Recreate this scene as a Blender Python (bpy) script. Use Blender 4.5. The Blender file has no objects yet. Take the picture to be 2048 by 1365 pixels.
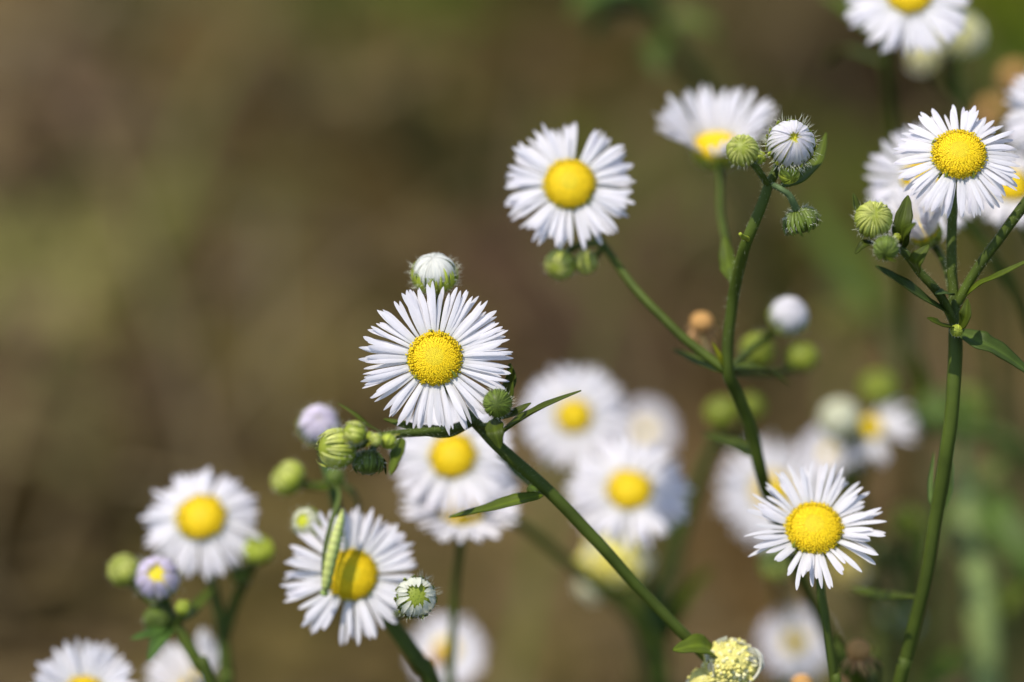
import bpy, math, random
import numpy as np
from mathutils import Vector, Matrix

# ------------------------------------------------------------------ camera, sky, sun, exposure
scene = bpy.context.scene
COL = scene.collection
PITCH = math.radians(34.0)
LENS, ZF = 120.0, 0.36           # macro lens; distance to the plane in focus (m)
FSTOP = 7.2
R_ = Vector((1, 0, 0))
F_ = Vector((0, math.cos(PITCH), -math.sin(PITCH)))
U_ = Vector((0, math.sin(PITCH), math.cos(PITCH)))
N_ = -F_
CENTRE = Vector((0, 0, 0.22))
CAM = CENTRE - F_ * ZF

cd = bpy.data.cameras.new('camera')
cam = bpy.data.objects.new('camera', cd)
COL.objects.link(cam)
cam.matrix_world = Matrix(((R_.x, U_.x, N_.x, CAM.x), (R_.y, U_.y, N_.y, CAM.y), (R_.z, U_.z, N_.z, CAM.z), (0, 0, 0, 1)))
cd.lens = LENS
cd.sensor_width = 36
cd.clip_start = 0.01
cd.clip_end = 500
cd.dof.use_dof = True
cd.dof.focus_distance = ZF + 0.0005
cd.dof.aperture_fstop = FSTOP
scene.camera = cam

SUN_EL, SUN_AZ = math.radians(69), math.radians(258)     # azimuth clockwise from +Y: high, from the left
sv = Vector((math.cos(SUN_EL) * math.sin(SUN_AZ), math.cos(SUN_EL) * math.cos(SUN_AZ), math.sin(SUN_EL)))
sl = bpy.data.lights.new('sun', 'SUN')
sl.energy = 3.6
sl.angle = math.radians(0.53)
sl.color = (1.0, 0.93, 0.82)
so = bpy.data.objects.new('sun', sl)
COL.objects.link(so)
so.rotation_euler = sv.to_track_quat('Z', 'Y').to_euler()
so.location = (0, 0, 5)

w = bpy.data.worlds.new('World')
scene.world = w
w.use_nodes = True
wn = w.node_tree.nodes
sky = wn.new('ShaderNodeTexSky')
sky.sky_type = 'NISHITA'
sky.sun_disc = False
sky.sun_elevation = SUN_EL
sky.sun_rotation = SUN_AZ
w.node_tree.links.new(sky.outputs[0], wn['Background'].inputs[0])
wn['Background'].inputs[1].default_value = 0.15

scene.view_settings.view_transform = 'Standard'
scene.view_settings.look = 'None'
scene.view_settings.exposure = 0.42
scene.view_settings.gamma = 1.0
scene.cycles.use_denoising = True
scene.cycles.max_bounces = 8
scene.cycles.transmission_bounces = 4
scene.cycles.sample_clamp_indirect = 4.0

# ------------------------------------------------------------------ picture <-> space
def wide(z):
    return z * 36.0 / LENS

def pt(x, y, d=0.0):
    """pixel of the 2048 x 1365 photograph + distance behind the focus plane (mm) -> point"""
    z = ZF + d * 0.001
    s = wide(z) / 2048.0
    return CAM + R_ * ((x - 1024) * s) + U_ * ((682.5 - y) * s) + F_ * z

def px(n, d=0.0):
    return n * wide(ZF + d * 0.001) / 2048.0

def vec(f):
    return (R_ * f[0] + U_ * f[1] + N_ * f[2]).normalized()

# ------------------------------------------------------------------ mesh collector
class MB:
    def __init__(self):
        self.v, self.f, self.c, self.uv, self.n = [], [], [], [], 0

    def add(self, verts, faces, cols, uvs=None):
        verts = np.asarray(verts, float).reshape(-1, 3)
        k = len(verts)
        cols = np.asarray(cols, float)
        if cols.ndim == 1:
            cols = np.tile(cols, (k, 1))
        self.v.append(verts)
        self.c.append(cols)
        self.uv.append(np.zeros((k, 2)) if uvs is None else np.asarray(uvs, float))
        o = self.n
        self.f.extend([tuple(i + o for i in f) for f in faces])
        self.n += k

    def mesh(self, name, mat):
        me = bpy.data.meshes.new(name)
        V = np.concatenate(self.v)
        me.from_pydata(V.tolist(), [], self.f)
        C = np.concatenate(self.c)
        a = me.color_attributes.new('tint', 'FLOAT_COLOR', 'POINT')
        a.data.foreach_set('color', np.concatenate([C, np.ones((len(C), 1))], 1).ravel())
        UVs = np.concatenate(self.uv)
        ul = me.uv_layers.new(name='UVMap')
        idx = np.empty(len(me.loops), np.int32)
        me.loops.foreach_get('vertex_index', idx)
        ul.data.foreach_set('uv', UVs[idx].ravel())
        me.polygons.foreach_set('use_smooth', [True] * len(me.polygons))
        me.materials.append(mat)
        me.update()
        return me

    def build(self, name, mat, parent=None, world=None):
        return link(name, self.mesh(name, mat), parent, world)

def world_of(o):
    m = o.matrix_basis.copy()
    p = o.parent
    while p:
        m = p.matrix_basis @ m
        p = p.parent
    return m

def link(name, me, parent=None, world=None):
    o = bpy.data.objects.new(name, me)
    COL.objects.link(o)
    if parent is not None:
        o.parent = parent
        if world is not None:
            o.matrix_basis = world_of(parent).inverted() @ world
    elif world is not None:
        o.matrix_basis = world
    return o

def grid_faces(k, m, closed=False):
    f = []
    for i in range(k - 1):
        for j in range(m if closed else m - 1):
            a, b = i * m + j, i * m + (j + 1) % m
            f.append((a, b, b + m, a + m))
    return f

def strip(mb, P, S, N, w, bulge, cols, m=5, groove=0.0):
    P, S, N = np.asarray(P), np.asarray(S), np.asarray(N)
    k = len(P)
    u = np.linspace(-1, 1, m)
    w = np.asarray(w)[:, None, None]
    b = np.asarray(bulge) * np.ones(k)
    prof = (1 - u * u) + groove * np.cos(u * math.pi * 2)
    V = P[:, None] + S[:, None] * w * u[None, :, None] + N[:, None] * b[:, None, None] * prof[None, :, None]
    t = np.linspace(0, 1, k)
    uv = np.stack(np.broadcast_arrays((u * .5 + .5)[None], t[:, None]), -1).reshape(-1, 2)
    cols = np.asarray(cols, float)
    if cols.ndim == 1:
        cols = np.tile(cols, (k, 1))
    mb.add(V.reshape(-1, 3), grid_faces(k, m), np.repeat(cols, m, 0), uv)

def nrm(a):
    return a / np.maximum(np.linalg.norm(a, axis=-1, keepdims=True), 1e-12)

def smooth_path(pts, per=7):
    """Catmull-Rom through rows of any width"""
    p = np.asarray(pts, float)
    if len(p) < 3:
        t = np.linspace(0, 1, per + 1)[:, None]
        return p[0] * (1 - t) + p[-1] * t
    q = np.vstack([2 * p[0] - p[1], p, 2 * p[-1] - p[-2]])
    out = []
    for i in range(1, len(q) - 2):
        a, b, c, d = q[i - 1:i + 3]
        for k in range(per):
            t = k / per
            out.append(.5 * (2 * b + (c - a) * t + (2 * a - 5 * b + 4 * c - d) * t * t + (3 * b - a - 3 * c + d) * t ** 3))
    out.append(p[-1])
    return np.array(out)

def tube(mb, P, r, cols, m=10, ridges=0.0, cap=True):
    P = np.asarray(P, float)
    k = len(P)
    T = nrm(np.gradient(P, axis=0))
    a = np.array((0.0, 0, 1)) if abs(T[0][2]) < .9 else np.array((1.0, 0, 0))
    A = np.zeros((k, 3))
    for i in range(k):
        a = a - T[i] * a.dot(T[i])
        a = a / np.linalg.norm(a)
        A[i] = a
    B = np.cross(T, A)
    th = np.arange(m) * 2 * math.pi / m
    rr = 1 + ridges * np.cos(th * 5)
    r = np.asarray(r) * np.ones(k)
    V = P[:, None] + (A[:, None] * np.cos(th)[None, :, None] + B[:, None] * np.sin(th)[None, :, None]) * (r[:, None] * rr[None])[:, :, None]
    f = grid_faces(k, m, True)
    if cap:
        f.append(tuple(range(m))[::-1])
        f.append(tuple((k - 1) * m + j for j in range(m)))
    L = np.concatenate([[0], np.cumsum(np.linalg.norm(np.diff(P, axis=0), axis=1))]) * 200
    uv = np.stack(np.broadcast_arrays((np.arange(m) / m)[None], L[:, None]), -1).reshape(-1, 2)
    cols = np.asarray(cols, float)
    if cols.ndim == 1:
        cols = np.tile(cols, (k, 1))
    mb.add(V.reshape(-1, 3), f, np.repeat(cols, m, 0), uv)
    return A, B, T

HAIR = (.80, .81, .66)
def hair(mb, p, d, L, r, rng, bend=.35, col=HAIR):
    p, d = np.asarray(p, float), nrm(np.asarray(d, float))
    q = np.array([rng.uniform(-1, 1) for _ in range(3)])
    s = nrm(np.cross(d, q) + 1e-9)
    t = np.cross(d, s)
    bd = s * bend * L
    pts = []
    for tt, rad in ((0, r), (.35, r * .8), (.7, r * .55)):
        c = p + d * L * tt + bd * tt * tt
        for a in (0, 2.094, 4.189):
            pts.append(c + (s * math.cos(a) + t * math.sin(a)) * rad)
    pts.append(p + d * L + bd)
    f = []
    for i in (0, 3):
        for j in range(3):
            f.append((i + j, i + (j + 1) % 3, i + 3 + (j + 1) % 3, i + 3 + j))
    f += [(6, 7, 9), (7, 8, 9), (8, 6, 9)]
    mb.add(pts, f, col)

# ------------------------------------------------------------------ materials
def new_mat(name, rough=.5, transl=.0, nscale=900, namt=.25, veins=0.0, vdist=2e-5, spec=.3, bump=0.0, bscale=3000, sheen=0.0, sub=None):
    m = bpy.data.materials.new(name)
    m.use_nodes = True
    nt = m.node_tree
    n, l = nt.nodes, nt.links
    bs = n['Principled BSDF']
    out = n['Material Output']
    at = n.new('ShaderNodeAttribute')
    at.attribute_name = 'tint'
    tc = n.new('ShaderNodeTexCoord')
    nz = n.new('ShaderNodeTexNoise')
    nz.inputs['Scale'].default_value = nscale
    nz.inputs['Detail'].default_value = 4
    l.new(tc.outputs['Object'], nz.inputs['Vector'])
    mr = n.new('ShaderNodeMapRange')
    mr.inputs['From Min'].default_value = .25
    mr.inputs['From Max'].default_value = .75
    mr.inputs['To Min'].default_value = 1 - namt
    mr.inputs['To Max'].default_value = 1 + namt
    l.new(nz.outputs['Fac'], mr.inputs['Value'])
    mx = n.new('ShaderNodeVectorMath')
    mx.operation = 'SCALE'
    l.new(at.outputs['Color'], mx.inputs[0])
    l.new(mr.outputs['Result'], mx.inputs['Scale'])
    col = mx.outputs['Vector']
    l.new(col, bs.inputs['Base Color'])
    bs.inputs['Roughness'].default_value = rough
    bs.inputs['Specular IOR Level'].default_value = spec
    if sheen:
        bs.inputs['Sheen Weight'].default_value = sheen
    nrmout = None
    if veins:
        uv = n.new('ShaderNodeUVMap')
        uv.uv_map = 'UVMap'
        wv = n.new('ShaderNodeTexWave')
        wv.wave_type = 'BANDS'
        wv.bands_direction = 'X'
        wv.inputs['Scale'].default_value = veins
        wv.inputs['Distortion'].default_value = 1.2
        wv.inputs['Detail'].default_value = 1
        l.new(uv.outputs['UV'], wv.inputs['Vector'])
        b = n.new('ShaderNodeBump')
        b.inputs['Strength'].default_value = .6
        b.inputs['Distance'].default_value = vdist
        l.new(wv.outputs['Fac'], b.inputs['Height'])
        nrmout = b.outputs['Normal']
    if bump:
        n2 = n.new('ShaderNodeTexNoise')
        n2.inputs['Scale'].default_value = bscale
        n2.inputs['Detail'].default_value = 3
        l.new(tc.outputs['Object'], n2.inputs['Vector'])
        b = n.new('ShaderNodeBump')
        b.inputs['Strength'].default_value = .7
        b.inputs['Distance'].default_value = bump
        l.new(n2.outputs['Fac'], b.inputs['Height'])
        if nrmout:
            l.new(nrmout, b.inputs['Normal'])
        nrmout = b.outputs['Normal']
    if nrmout:
        l.new(nrmout, bs.inputs['Normal'])
    if transl:
        tr = n.new('ShaderNodeBsdfTranslucent')
        l.new(col, tr.inputs['Color'])
        if nrmout:
            l.new(nrmout, tr.inputs['Normal'])
        ms = n.new('ShaderNodeMixShader')
        ms.inputs[0].default_value = transl
        l.new(bs.outputs[0], ms.inputs[1])
        l.new(tr.outputs[0], ms.inputs[2])
        l.new(ms.outputs[0], out.inputs[0])
    return m

M_PETAL = new_mat('petal', .55, .44, 700, .03, veins=1.6, vdist=3e-5, spec=.25)
M_DISC = new_mat('disc_florets', .55, .12, 1500, .10, spec=.3)
M_BUD = new_mat('bud_bracts', .5, .15, 900, .16, veins=.9, vdist=2e-5, spec=.35)
M_STEM = new_mat('stem_skin', .55, .0, 260, .30, bump=3e-5, bscale=2500, spec=.16)
M_LEAF = new_mat('leaf_blade', .5, .28, 500, .2, veins=2.2, vdist=3e-5, bump=4e-5, bscale=1500, spec=.18)
M_DRY = new_mat('dried_tissue', .8, .25, 900, .14, bump=4e-5, bscale=2500, spec=.1)
M_WORM = new_mat('caterpillar_skin', .45, .2, 1500, .12, bump=3e-5, bscale=2500, spec=.4)

# ------------------------------------------------------------------ things and parts
GROUP = 'fleabane plants'
def tag(o, label, cat, group=None, kind=None):
    if label:
        o['label'] = label
    if cat:
        o['category'] = cat
    if group:
        o['group'] = group
    if kind:
        o['kind'] = kind
    return o

STEM_C = (.053, .075, .009)
LEAF_C = (.060, .096, .014)

def screen_pts(pts):
    """rows (x, y, d, radius px) -> rows (X, Y, Z, radius m)"""
    o = []
    for x, y, d, r in pts:
        p = pt(x, y, d)
        o.append((p.x, p.y, p.z, px(r, d)))
    return o

def stem_mesh(rows, col, hairs=0, seed=1, m=10, per=7, hspan=1.0):
    rng = random.Random(seed)
    q = smooth_path(rows, per)
    P, r = q[:, :3], np.maximum(q[:, 3], 5e-5)
    n = len(P)
    wob = np.array([[rng.gauss(0, 1), rng.gauss(0, 1), rng.gauss(0, 1)] for _ in range(n)])
    for _ in range(3):
        wob = (np.roll(wob, 1, 0) + wob + np.roll(wob, -1, 0)) / 3
    P = P + wob * r[:, None] * .10
    mb = MB()
    k = np.linspace(0, 1, n)[:, None]
    c = np.array(col)[None] * (1 + .12 * np.sin(k * 17 + seed))
    A, B, T = tube(mb, P, r, c, m, .08)
    for _ in range(hairs):
        i = rng.randrange(1, max(2, int((n - 2) * hspan)))
        f = rng.random()
        th = rng.random() * 6.283
        d = A[i] * math.cos(th) + B[i] * math.sin(th)
        p = P[i] * (1 - f) + P[i + 1] * f + d * r[i] * .95
        hair(mb, p, d + T[i] * rng.uniform(-.5, .5), rng.uniform(2.0e-4, 6.0e-4), 8e-6, rng, col=(.55, .60, .38))
    return mb

def plant(label, pts, col=STEM_C, hairs=0, seed=1, cat='wildflower', m=12, name='fleabane_plant', vis=None):
    """a plant: Empty where the stem leaves the soil, with its main stem running from the head down to the soil"""
    rows = screen_pts(pts)
    p = np.array(rows[-1][:3])
    d = nrm(p - np.array(rows[-2][:3]))
    r = rows[-1][3]
    while p[2] > 0.004:
        d = nrm(d * .62 + np.array((0, 0, -1)) * .38)
        p = p + d * min(.06, p[2] / max(-d[2], .25) + .002)
        rows.append((p[0], p[1], max(p[2], -.004), r))
    e = bpy.data.objects.new(name, None)
    e.empty_display_size = .01
    COL.objects.link(e)
    e.location = (rows[-1][0], rows[-1][1], 0)
    tag(e, label, cat, GROUP)
    put(e, 'stem', stem_mesh(rows, col, hairs, seed, m, 7, .36), M_STEM)
    return e

def put(parent, name, mb, mat):
    """mesh given in world coordinates, hung on parent"""
    inv = world_of(parent).inverted()
    me = mb.mesh(name, mat)
    me.transform(inv)
    return link(name, me, parent)

def branch(P, pts, col=STEM_C, hairs=0, seed=2, name='branch', m=10):
    return put(P, name, stem_mesh(screen_pts(pts), col, hairs, seed, m), M_STEM)

def leaf(P, pts, wpx, face=(0, .4, .9), col=LEAF_C, fold=.25, seed=0, twist=0.0, shape=1.0, name='leaf'):
    """pts: (x, y, d) from base to tip; wpx: full width; face: which way the upper side looks"""
    rng = random.Random(seed + int(pts[0][0]) * 7 + int(pts[-1][1]))
    W = [pt(*p) for p in pts]
    q = smooth_path([(p.x, p.y, p.z) for p in W], 10)
    k = len(q)
    T = nrm(np.gradient(q, axis=0))
    nv = np.array(vec(face))
    S = nrm(np.cross(T, nv[None]))
    N = nrm(np.cross(S, T))
    t = np.linspace(0, 1, k)
    if twist:
        a = (t * twist)[:, None]
        S, N = S * np.cos(a) + N * np.sin(a), N * np.cos(a) - S * np.sin(a)
    hw = px(wpx, pts[0][2]) * .5
    prof = np.power(np.sin(np.pi * np.power(t * .97 + .015, .8 * shape)), .75)
    w_ = hw * np.maximum(prof, .05)
    w_ = w_ * (1 + .05 * np.sin(t * 23 + seed))
    m = 7
    u = np.linspace(-1, 1, m)
    V = q[:, None] + S[:, None] * (w_[:, None] * u[None])[:, :, None] \
        + N[:, None] * (w_[:, None] * (fold * np.abs(u)[None] - .10 * (1 - np.abs(u))[None]
        + .05 * np.sin(t * 15 + seed)[:, None] * u[None]))[:, :, None]
    c = np.array(col) * np.array((1.15, 1.0, .5))
    C = np.tile(c, (k, m, 1)) * (1 + .12 * np.sin(t * 7 + seed))[:, None, None]
    C[:, m // 2] = C[:, m // 2] * 1.5
    mb = MB()
    uv = np.stack(np.broadcast_arrays((u * .5 + .5)[None], t[:, None]), -1).reshape(-1, 2)
    top = V.reshape(-1, 3)
    mb.add(top, grid_faces(k, m), C.reshape(-1, 3), uv)
    # under side and rim give the blade its thickness
    th = N[:, None] * np.ones((1, m, 1)) * min(hw * .12, 1.2e-4)
    mb.add((V - th).reshape(-1, 3), [f[::-1] for f in grid_faces(k, m)], C.reshape(-1, 3) * 1.05, uv)
    o = mb.n // 2
    rim = []
    for i in range(k - 1):
        rim.append((i * m, i * m + m, o + i * m + m, o + i * m))
        a = i * m + m - 1
        rim.append((a, o + a, o + a + m, a + m))
    mb.f.extend(rim)
    return put(P, name, mb, M_LEAF)

def frame(x, y, d, face, roll=0.0):
    z = vec(face)
    xx = R_ - z * R_.dot(z)
    if xx.length < .1:
        xx = U_ - z * U_.dot(z)
    xx.normalize()
    yy = z.cross(xx)
    c, s = math.cos(roll), math.sin(roll)
    x2, y2 = xx * c + yy * s, yy * c - xx * s
    o = pt(x, y, d)
    return Matrix(((x2.x, y2.x, z.x, o.x), (x2.y, y2.y, z.y, o.y), (x2.z, y2.z, z.z, o.z), (0, 0, 0, 1)))

def part_empty(P, name, M):
    e = bpy.data.objects.new(name, None)
    e.empty_display_size = .003
    COL.objects.link(e)
    e.parent = P
    e.matrix_basis = world_of(P).inverted() @ M
    return e

# ---- geometry in a head's own frame (z = the way it faces) ----
WHITE, LILAC, CREAM = np.array((.85, .83, .85)), np.array((.74, .68, .82)), np.array((.80, .81, .62))

def rays(mb, prof, n, w, rng, layers=2, jr=.07, gaps=(), m=5, k=9, tip=.35, lil=.25, cream=.5, bul=.22, sway=.05, lens=(.86, 1.06), base=WHITE, clump=.5):
    """prof(s, j) -> (r, z) arrays; s in 0..1 along the ray"""
    s = 1 - (1 - np.linspace(0, 1, k)) ** 1.35
    for ly in range(layers):
        for i in range(n // layers):
            phi = (i + ly / layers) * 2 * math.pi / (n // layers)
            phi += rng.gauss(0, jr) + clump * (.07 * math.sin(phi * 8 + ly * .6) + .05 * math.sin(phi * 13 + 2))
            if any((a < (math.degrees(phi) % 360) < b) and rng.random() < pr for a, b, pr in gaps):
                continue
            L = rng.uniform(*lens)
            r, z = prof(s * L, rng, ly)
            z = z - ly * w * .25
            a = phi + rng.gauss(0, sway) * s ** 1.5
            P = np.stack([r * np.cos(a), r * np.sin(a), z], 1)
            T = nrm(np.gradient(P, axis=0))
            S = np.stack([-np.sin(a), np.cos(a), np.zeros(k)], 1)
            tw = rng.gauss(0, .22)
            S = nrm(S - T * (S * T).sum(1, keepdims=True))
            N = np.cross(T, S)
            tws = tw * s[:, None]
            S, N = S * np.cos(tws) + N * np.sin(tws), N * np.cos(tws) - S * np.sin(tws)
            ww = w * rng.uniform(.75, 1.15) * (.48 + .54 * np.sin(np.pi * np.clip(s * .70, 0, 1)))
            sh = rng.uniform(.62, .84)
            ww = ww * np.where(s > sh, np.power(np.maximum(0, 1 - ((s - sh) / (1 - sh)) ** rng.uniform(1.5, 2.4)), .64) * .93 + .07, 1.0)
            lf = np.clip((s - .5) * 2, 0, 1)[:, None] * lil * rng.uniform(.2, 1.2)
            cf = np.clip(1 - s * 3.5, 0, 1)[:, None] * cream
            c = base[None] * (1 - lf) + LILAC[None] * lf
            c = c * (1 - cf) + CREAM[None] * cf
            strip(mb, P, S, N, ww * .5, ww * bul * rng.uniform(.6, 1.3), c, m, -.18)

DISC_CACHE = {}
def disc_mesh(var, big):
    """unit-radius dome of florets"""
    key = (var, big)
    if key in DISC_CACHE:
        return DISC_CACHE[key]
    rng = random.Random(50 + var)
    mb = MB()
    H = .42
    def dome(r):
        return H * (1 - r ** 2.6)
    rr = np.linspace(1.0, 0, 9)
    V, m = [], 24
    for r in rr:
        for j in range(m):
            a = j * 2 * math.pi / m
            V.append((max(r, .01) * math.cos(a) * .97, max(r, .01) * math.sin(a) * .97, dome(r) - .02))
    V2 = [(x, y, -.25) for x, y, z in V[:m]]
    mb.add(V2 + V, grid_faces(10, m, True), (.74, .54, .008))
    n = 860 if big else 240
    for i in range(n):
        q = (i + .5) / n
        r = math.sqrt(q)
        a = i * 2.399963 + rng.gauss(0, .02)
        slope = -H * 2.6 * r ** 1.6
        nv = nrm(np.array((-slope * math.cos(a), -slope * math.sin(a), 1.0)))
        c0 = np.array((r * math.cos(a), r * math.sin(a), dome(r)))
        e1 = nrm(np.cross(nv, (math.sin(a), -math.cos(a), .01)))
        e2 = np.cross(nv, e1)
        s = 1.72 / math.sqrt(n) * .62
        ring = r > .80
        mid = .35 < r <= .80
        hh = s * (rng.uniform(1.2, 2.8) if ring else (rng.uniform(.42, .70) + max(0, r - .5) * 1.2) if mid else rng.uniform(.28, .45))
        if ring and rng.random() < .35:
            hh *= 1.5
        lean = nrm(nv + np.array((math.cos(a), math.sin(a), 0)) * (.5 if ring else .0) + np.array([rng.gauss(0, .08) for _ in range(3)]))
        g = max(0, (r - .86) / .14)
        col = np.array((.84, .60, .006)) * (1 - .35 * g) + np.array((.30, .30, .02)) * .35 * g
        if r < .35:
            col = np.array((.74, .57, .014))
        col = col * rng.uniform(.90, 1.1)
        V, C = [], []
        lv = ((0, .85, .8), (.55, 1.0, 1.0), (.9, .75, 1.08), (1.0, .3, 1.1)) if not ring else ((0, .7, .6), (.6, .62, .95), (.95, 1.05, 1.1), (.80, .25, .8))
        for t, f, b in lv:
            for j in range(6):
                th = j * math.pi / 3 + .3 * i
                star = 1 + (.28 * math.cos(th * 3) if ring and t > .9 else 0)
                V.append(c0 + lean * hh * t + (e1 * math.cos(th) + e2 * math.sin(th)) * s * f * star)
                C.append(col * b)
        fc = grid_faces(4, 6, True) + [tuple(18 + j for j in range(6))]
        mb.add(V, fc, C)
    me = mb.mesh('disc', M_DISC)
    DISC_CACHE[key] = me
    return me

def ell(theta, r, asp):
    """profile of a bud: theta 0 at the stalk, pi at the top"""
    sn = np.sin(theta)
    return r * np.sign(sn) * np.abs(sn) ** .85, -r * asp * np.cos(theta)

LIME, GREEN_B, PALE = np.array((.36, .42, .040)), np.array((.135, .19, .024)), np.array((.58, .59, .18))

def bracts(mb, r, asp, n, t0, t1, rng, c0, c1, c2, lift=1.03, wf=1.05, jit=.05, m=5, k=12, bul=.085, pts=.5, rag=.025):
    th_s = np.linspace(0, 1, k)
    for ly in range(2):
        for i in range(n // 2):
            phi = (i + ly * .5) * 4 * math.pi / n + rng.gauss(0, .25 / n)
            te = t0 + (t1 - t0) * (1 + rng.gauss(0, jit)) * (1.0 if ly else .93)
            th = np.clip(t0 + (te - t0) * th_s, 0, math.pi * .992)
            lf = rng.gauss(0, rag) + rag * .8
            rr, z = ell(th, r * (lift + .025 * ly), asp)
            up = 1 + lf * np.clip(th_s * 1.6 - .4, 0, 1) ** 2
            rr, z = rr * up, z * up
            a = phi + rng.gauss(0, .05) * th_s
            P = np.stack([rr * np.cos(a), rr * np.sin(a), z], 1)
            S = np.stack([-np.sin(a), np.cos(a), np.zeros(k)], 1)
            T = nrm(np.gradient(P, axis=0))
            N = nrm(np.cross(S, T))
            N = N * np.sign((N * P).sum(1, keepdims=True) + 1e-9)
            ww = np.maximum(2 * math.pi * rr / n * wf, r * .03)
            ww = ww * np.where(th_s > .7, 1 - ((th_s - .7) / .3) ** 1.5 * pts, 1)
            f1 = np.clip(th_s * 1.7, 0, 1)[:, None]
            f2 = np.clip(th_s * 2.2 - 1.2, 0, 1)[:, None]
            c = np.array(c0)[None] * (1 - f1) + np.array(c1)[None] * f1
            c = (c * (1 - f2) + np.array(c2)[None] * f2) * rng.uniform(.78, 1.22)
            strip(mb, P, S, N, ww * .5, r * bul * np.sin(np.pi * np.clip(th_s * .9 + .08, 0, 1)), c, m)

def core(mb, r, asp, col, top=math.pi, col2=None, k=14, m=24):
    th = np.linspace(.12, top * .995, k)
    rr, z = ell(th, r, asp)
    a = np.arange(m) * 2 * math.pi / m
    V = np.stack([rr[:, None] * np.cos(a), rr[:, None] * np.sin(a), z[:, None] * np.ones(m)], -1)
    f = np.linspace(0, 1, k)[:, None]
    C = np.array(col)[None] * (1 - f) + np.array(col if col2 is None else col2)[None] * f
    mb.add(V.reshape(-1, 3), grid_faces(k, m, True) + [tuple(range(m))[::-1], tuple((k - 1) * m + j for j in range(m))], np.repeat(C, m, 0))

def bud_hairs(mb, r, asp, n, rng, t0=.3, t1=2.0, L=(.2, .5), th=1.9e-5):
    for _ in range(n):
        t = rng.uniform(t0, t1)
        a = rng.random() * 6.283
        rr, z = ell(np.array(t), r * 1.05, asp)
        p = np.array((rr * math.cos(a), rr * math.sin(a), z))
        d = nrm(p) + np.array((0, 0, .45)) + np.array([rng.gauss(0, .2) for _ in range(3)])
        hair(mb, p, d, r * rng.uniform(*L), th, rng)

def green_bud(P, x, y, d, rpx, face, seed=0, asp=.85, c=(GREEN_B, LIME, PALE), hairs=120, label=None, n=34, roll=0, name='green_bud', rag=.035, top=.93):
    rng = random.Random(seed * 13 + int(x))
    r = px(rpx, d) / 1.05
    mb = MB()
    core(mb, r, asp, c[0] * .7, math.pi, c[1] * .8)  # darker core paints shade into the grooves between the bracts
    bracts(mb, r, asp, n, .2, math.pi * top, rng, *c, jit=.07, rag=rag)
    bud_hairs(mb, r, asp, hairs, rng)
    M = frame(x, y, d, face, roll)
    me = mb.mesh(name, M_BUD)
    o = link(name, me, P, M)
    if label:
        o['label'] = label
    return o

def white_bud(P, x, y, d, rpx, face, seed=0, asp=.85, hole=.06, cal=.56, lil=.3, hairs=130, n=44, label=None, base=WHITE, cc=(GREEN_B, LIME, LIME * 1.15), roll=0, name='opening_bud', inner=(.42, .38, .02), wf=1.4, lens=(.90, 1.03)):
    rng = random.Random(seed * 17 + int(x))
    r = px(rpx, d) / 1.06
    M = frame(x, y, d, face, roll)
    e = part_empty(P, name, M)
    if label:
        e['label'] = label
    mb = MB()
    core(mb, r * .97, asp, cc[0], math.pi * (.6 if hole < .2 else .5))
    bracts(mb, r, asp, 34, .15, math.pi * cal, rng, *cc, jit=.12, pts=.8)
    bud_hairs(mb, r, asp, hairs, rng, .3, 1.9)
    link('calyx', mb.mesh('calyx', M_BUD), e)
    mb = MB()
    t0, t1 = math.pi * .36, math.pi * (1 - hole)
    def prof(s, rg, ly):
        th = t0 + (t1 - t0) * s
        jr = 1.0 + rg.uniform(-.04, .03)
        a, b = ell(th, r * (.985 + .02 * ly) * jr, asp)
        return a + r * .012, b + r * np.where(s > .6, (s - .6) * rg.uniform(-.05, .22), 0)
    rays(mb, prof, n, 2 * math.pi * r / n * wf, rng, 2, .05, (), 5, 12, .35, lil, .75, .10, .10, lens, base)
    link('folded_petals', mb.mesh('folded_petals', M_PETAL), e)
    mb = MB()
    core(mb, r * .86, asp * (.9 if hole < .2 else .55), inner, math.pi, np.array(inner) * 1.3)
    for i in range(40):
        q = math.sqrt((i + .5) / 40) * .8
        a = i * 2.4
        zz = r * .86 * asp * (.9 if hole < .2 else .55) * math.sqrt(1 - q * q * .8)
        hair(mb, (r * .8 * q * math.cos(a), r * .8 * q * math.sin(a), zz * .9), (0, 0, 1), r * .12, r * .07, rng, .1, np.array(inner) * 1.5)
    link('disc', mb.mesh('disc', M_DISC), e)
    return e

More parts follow.
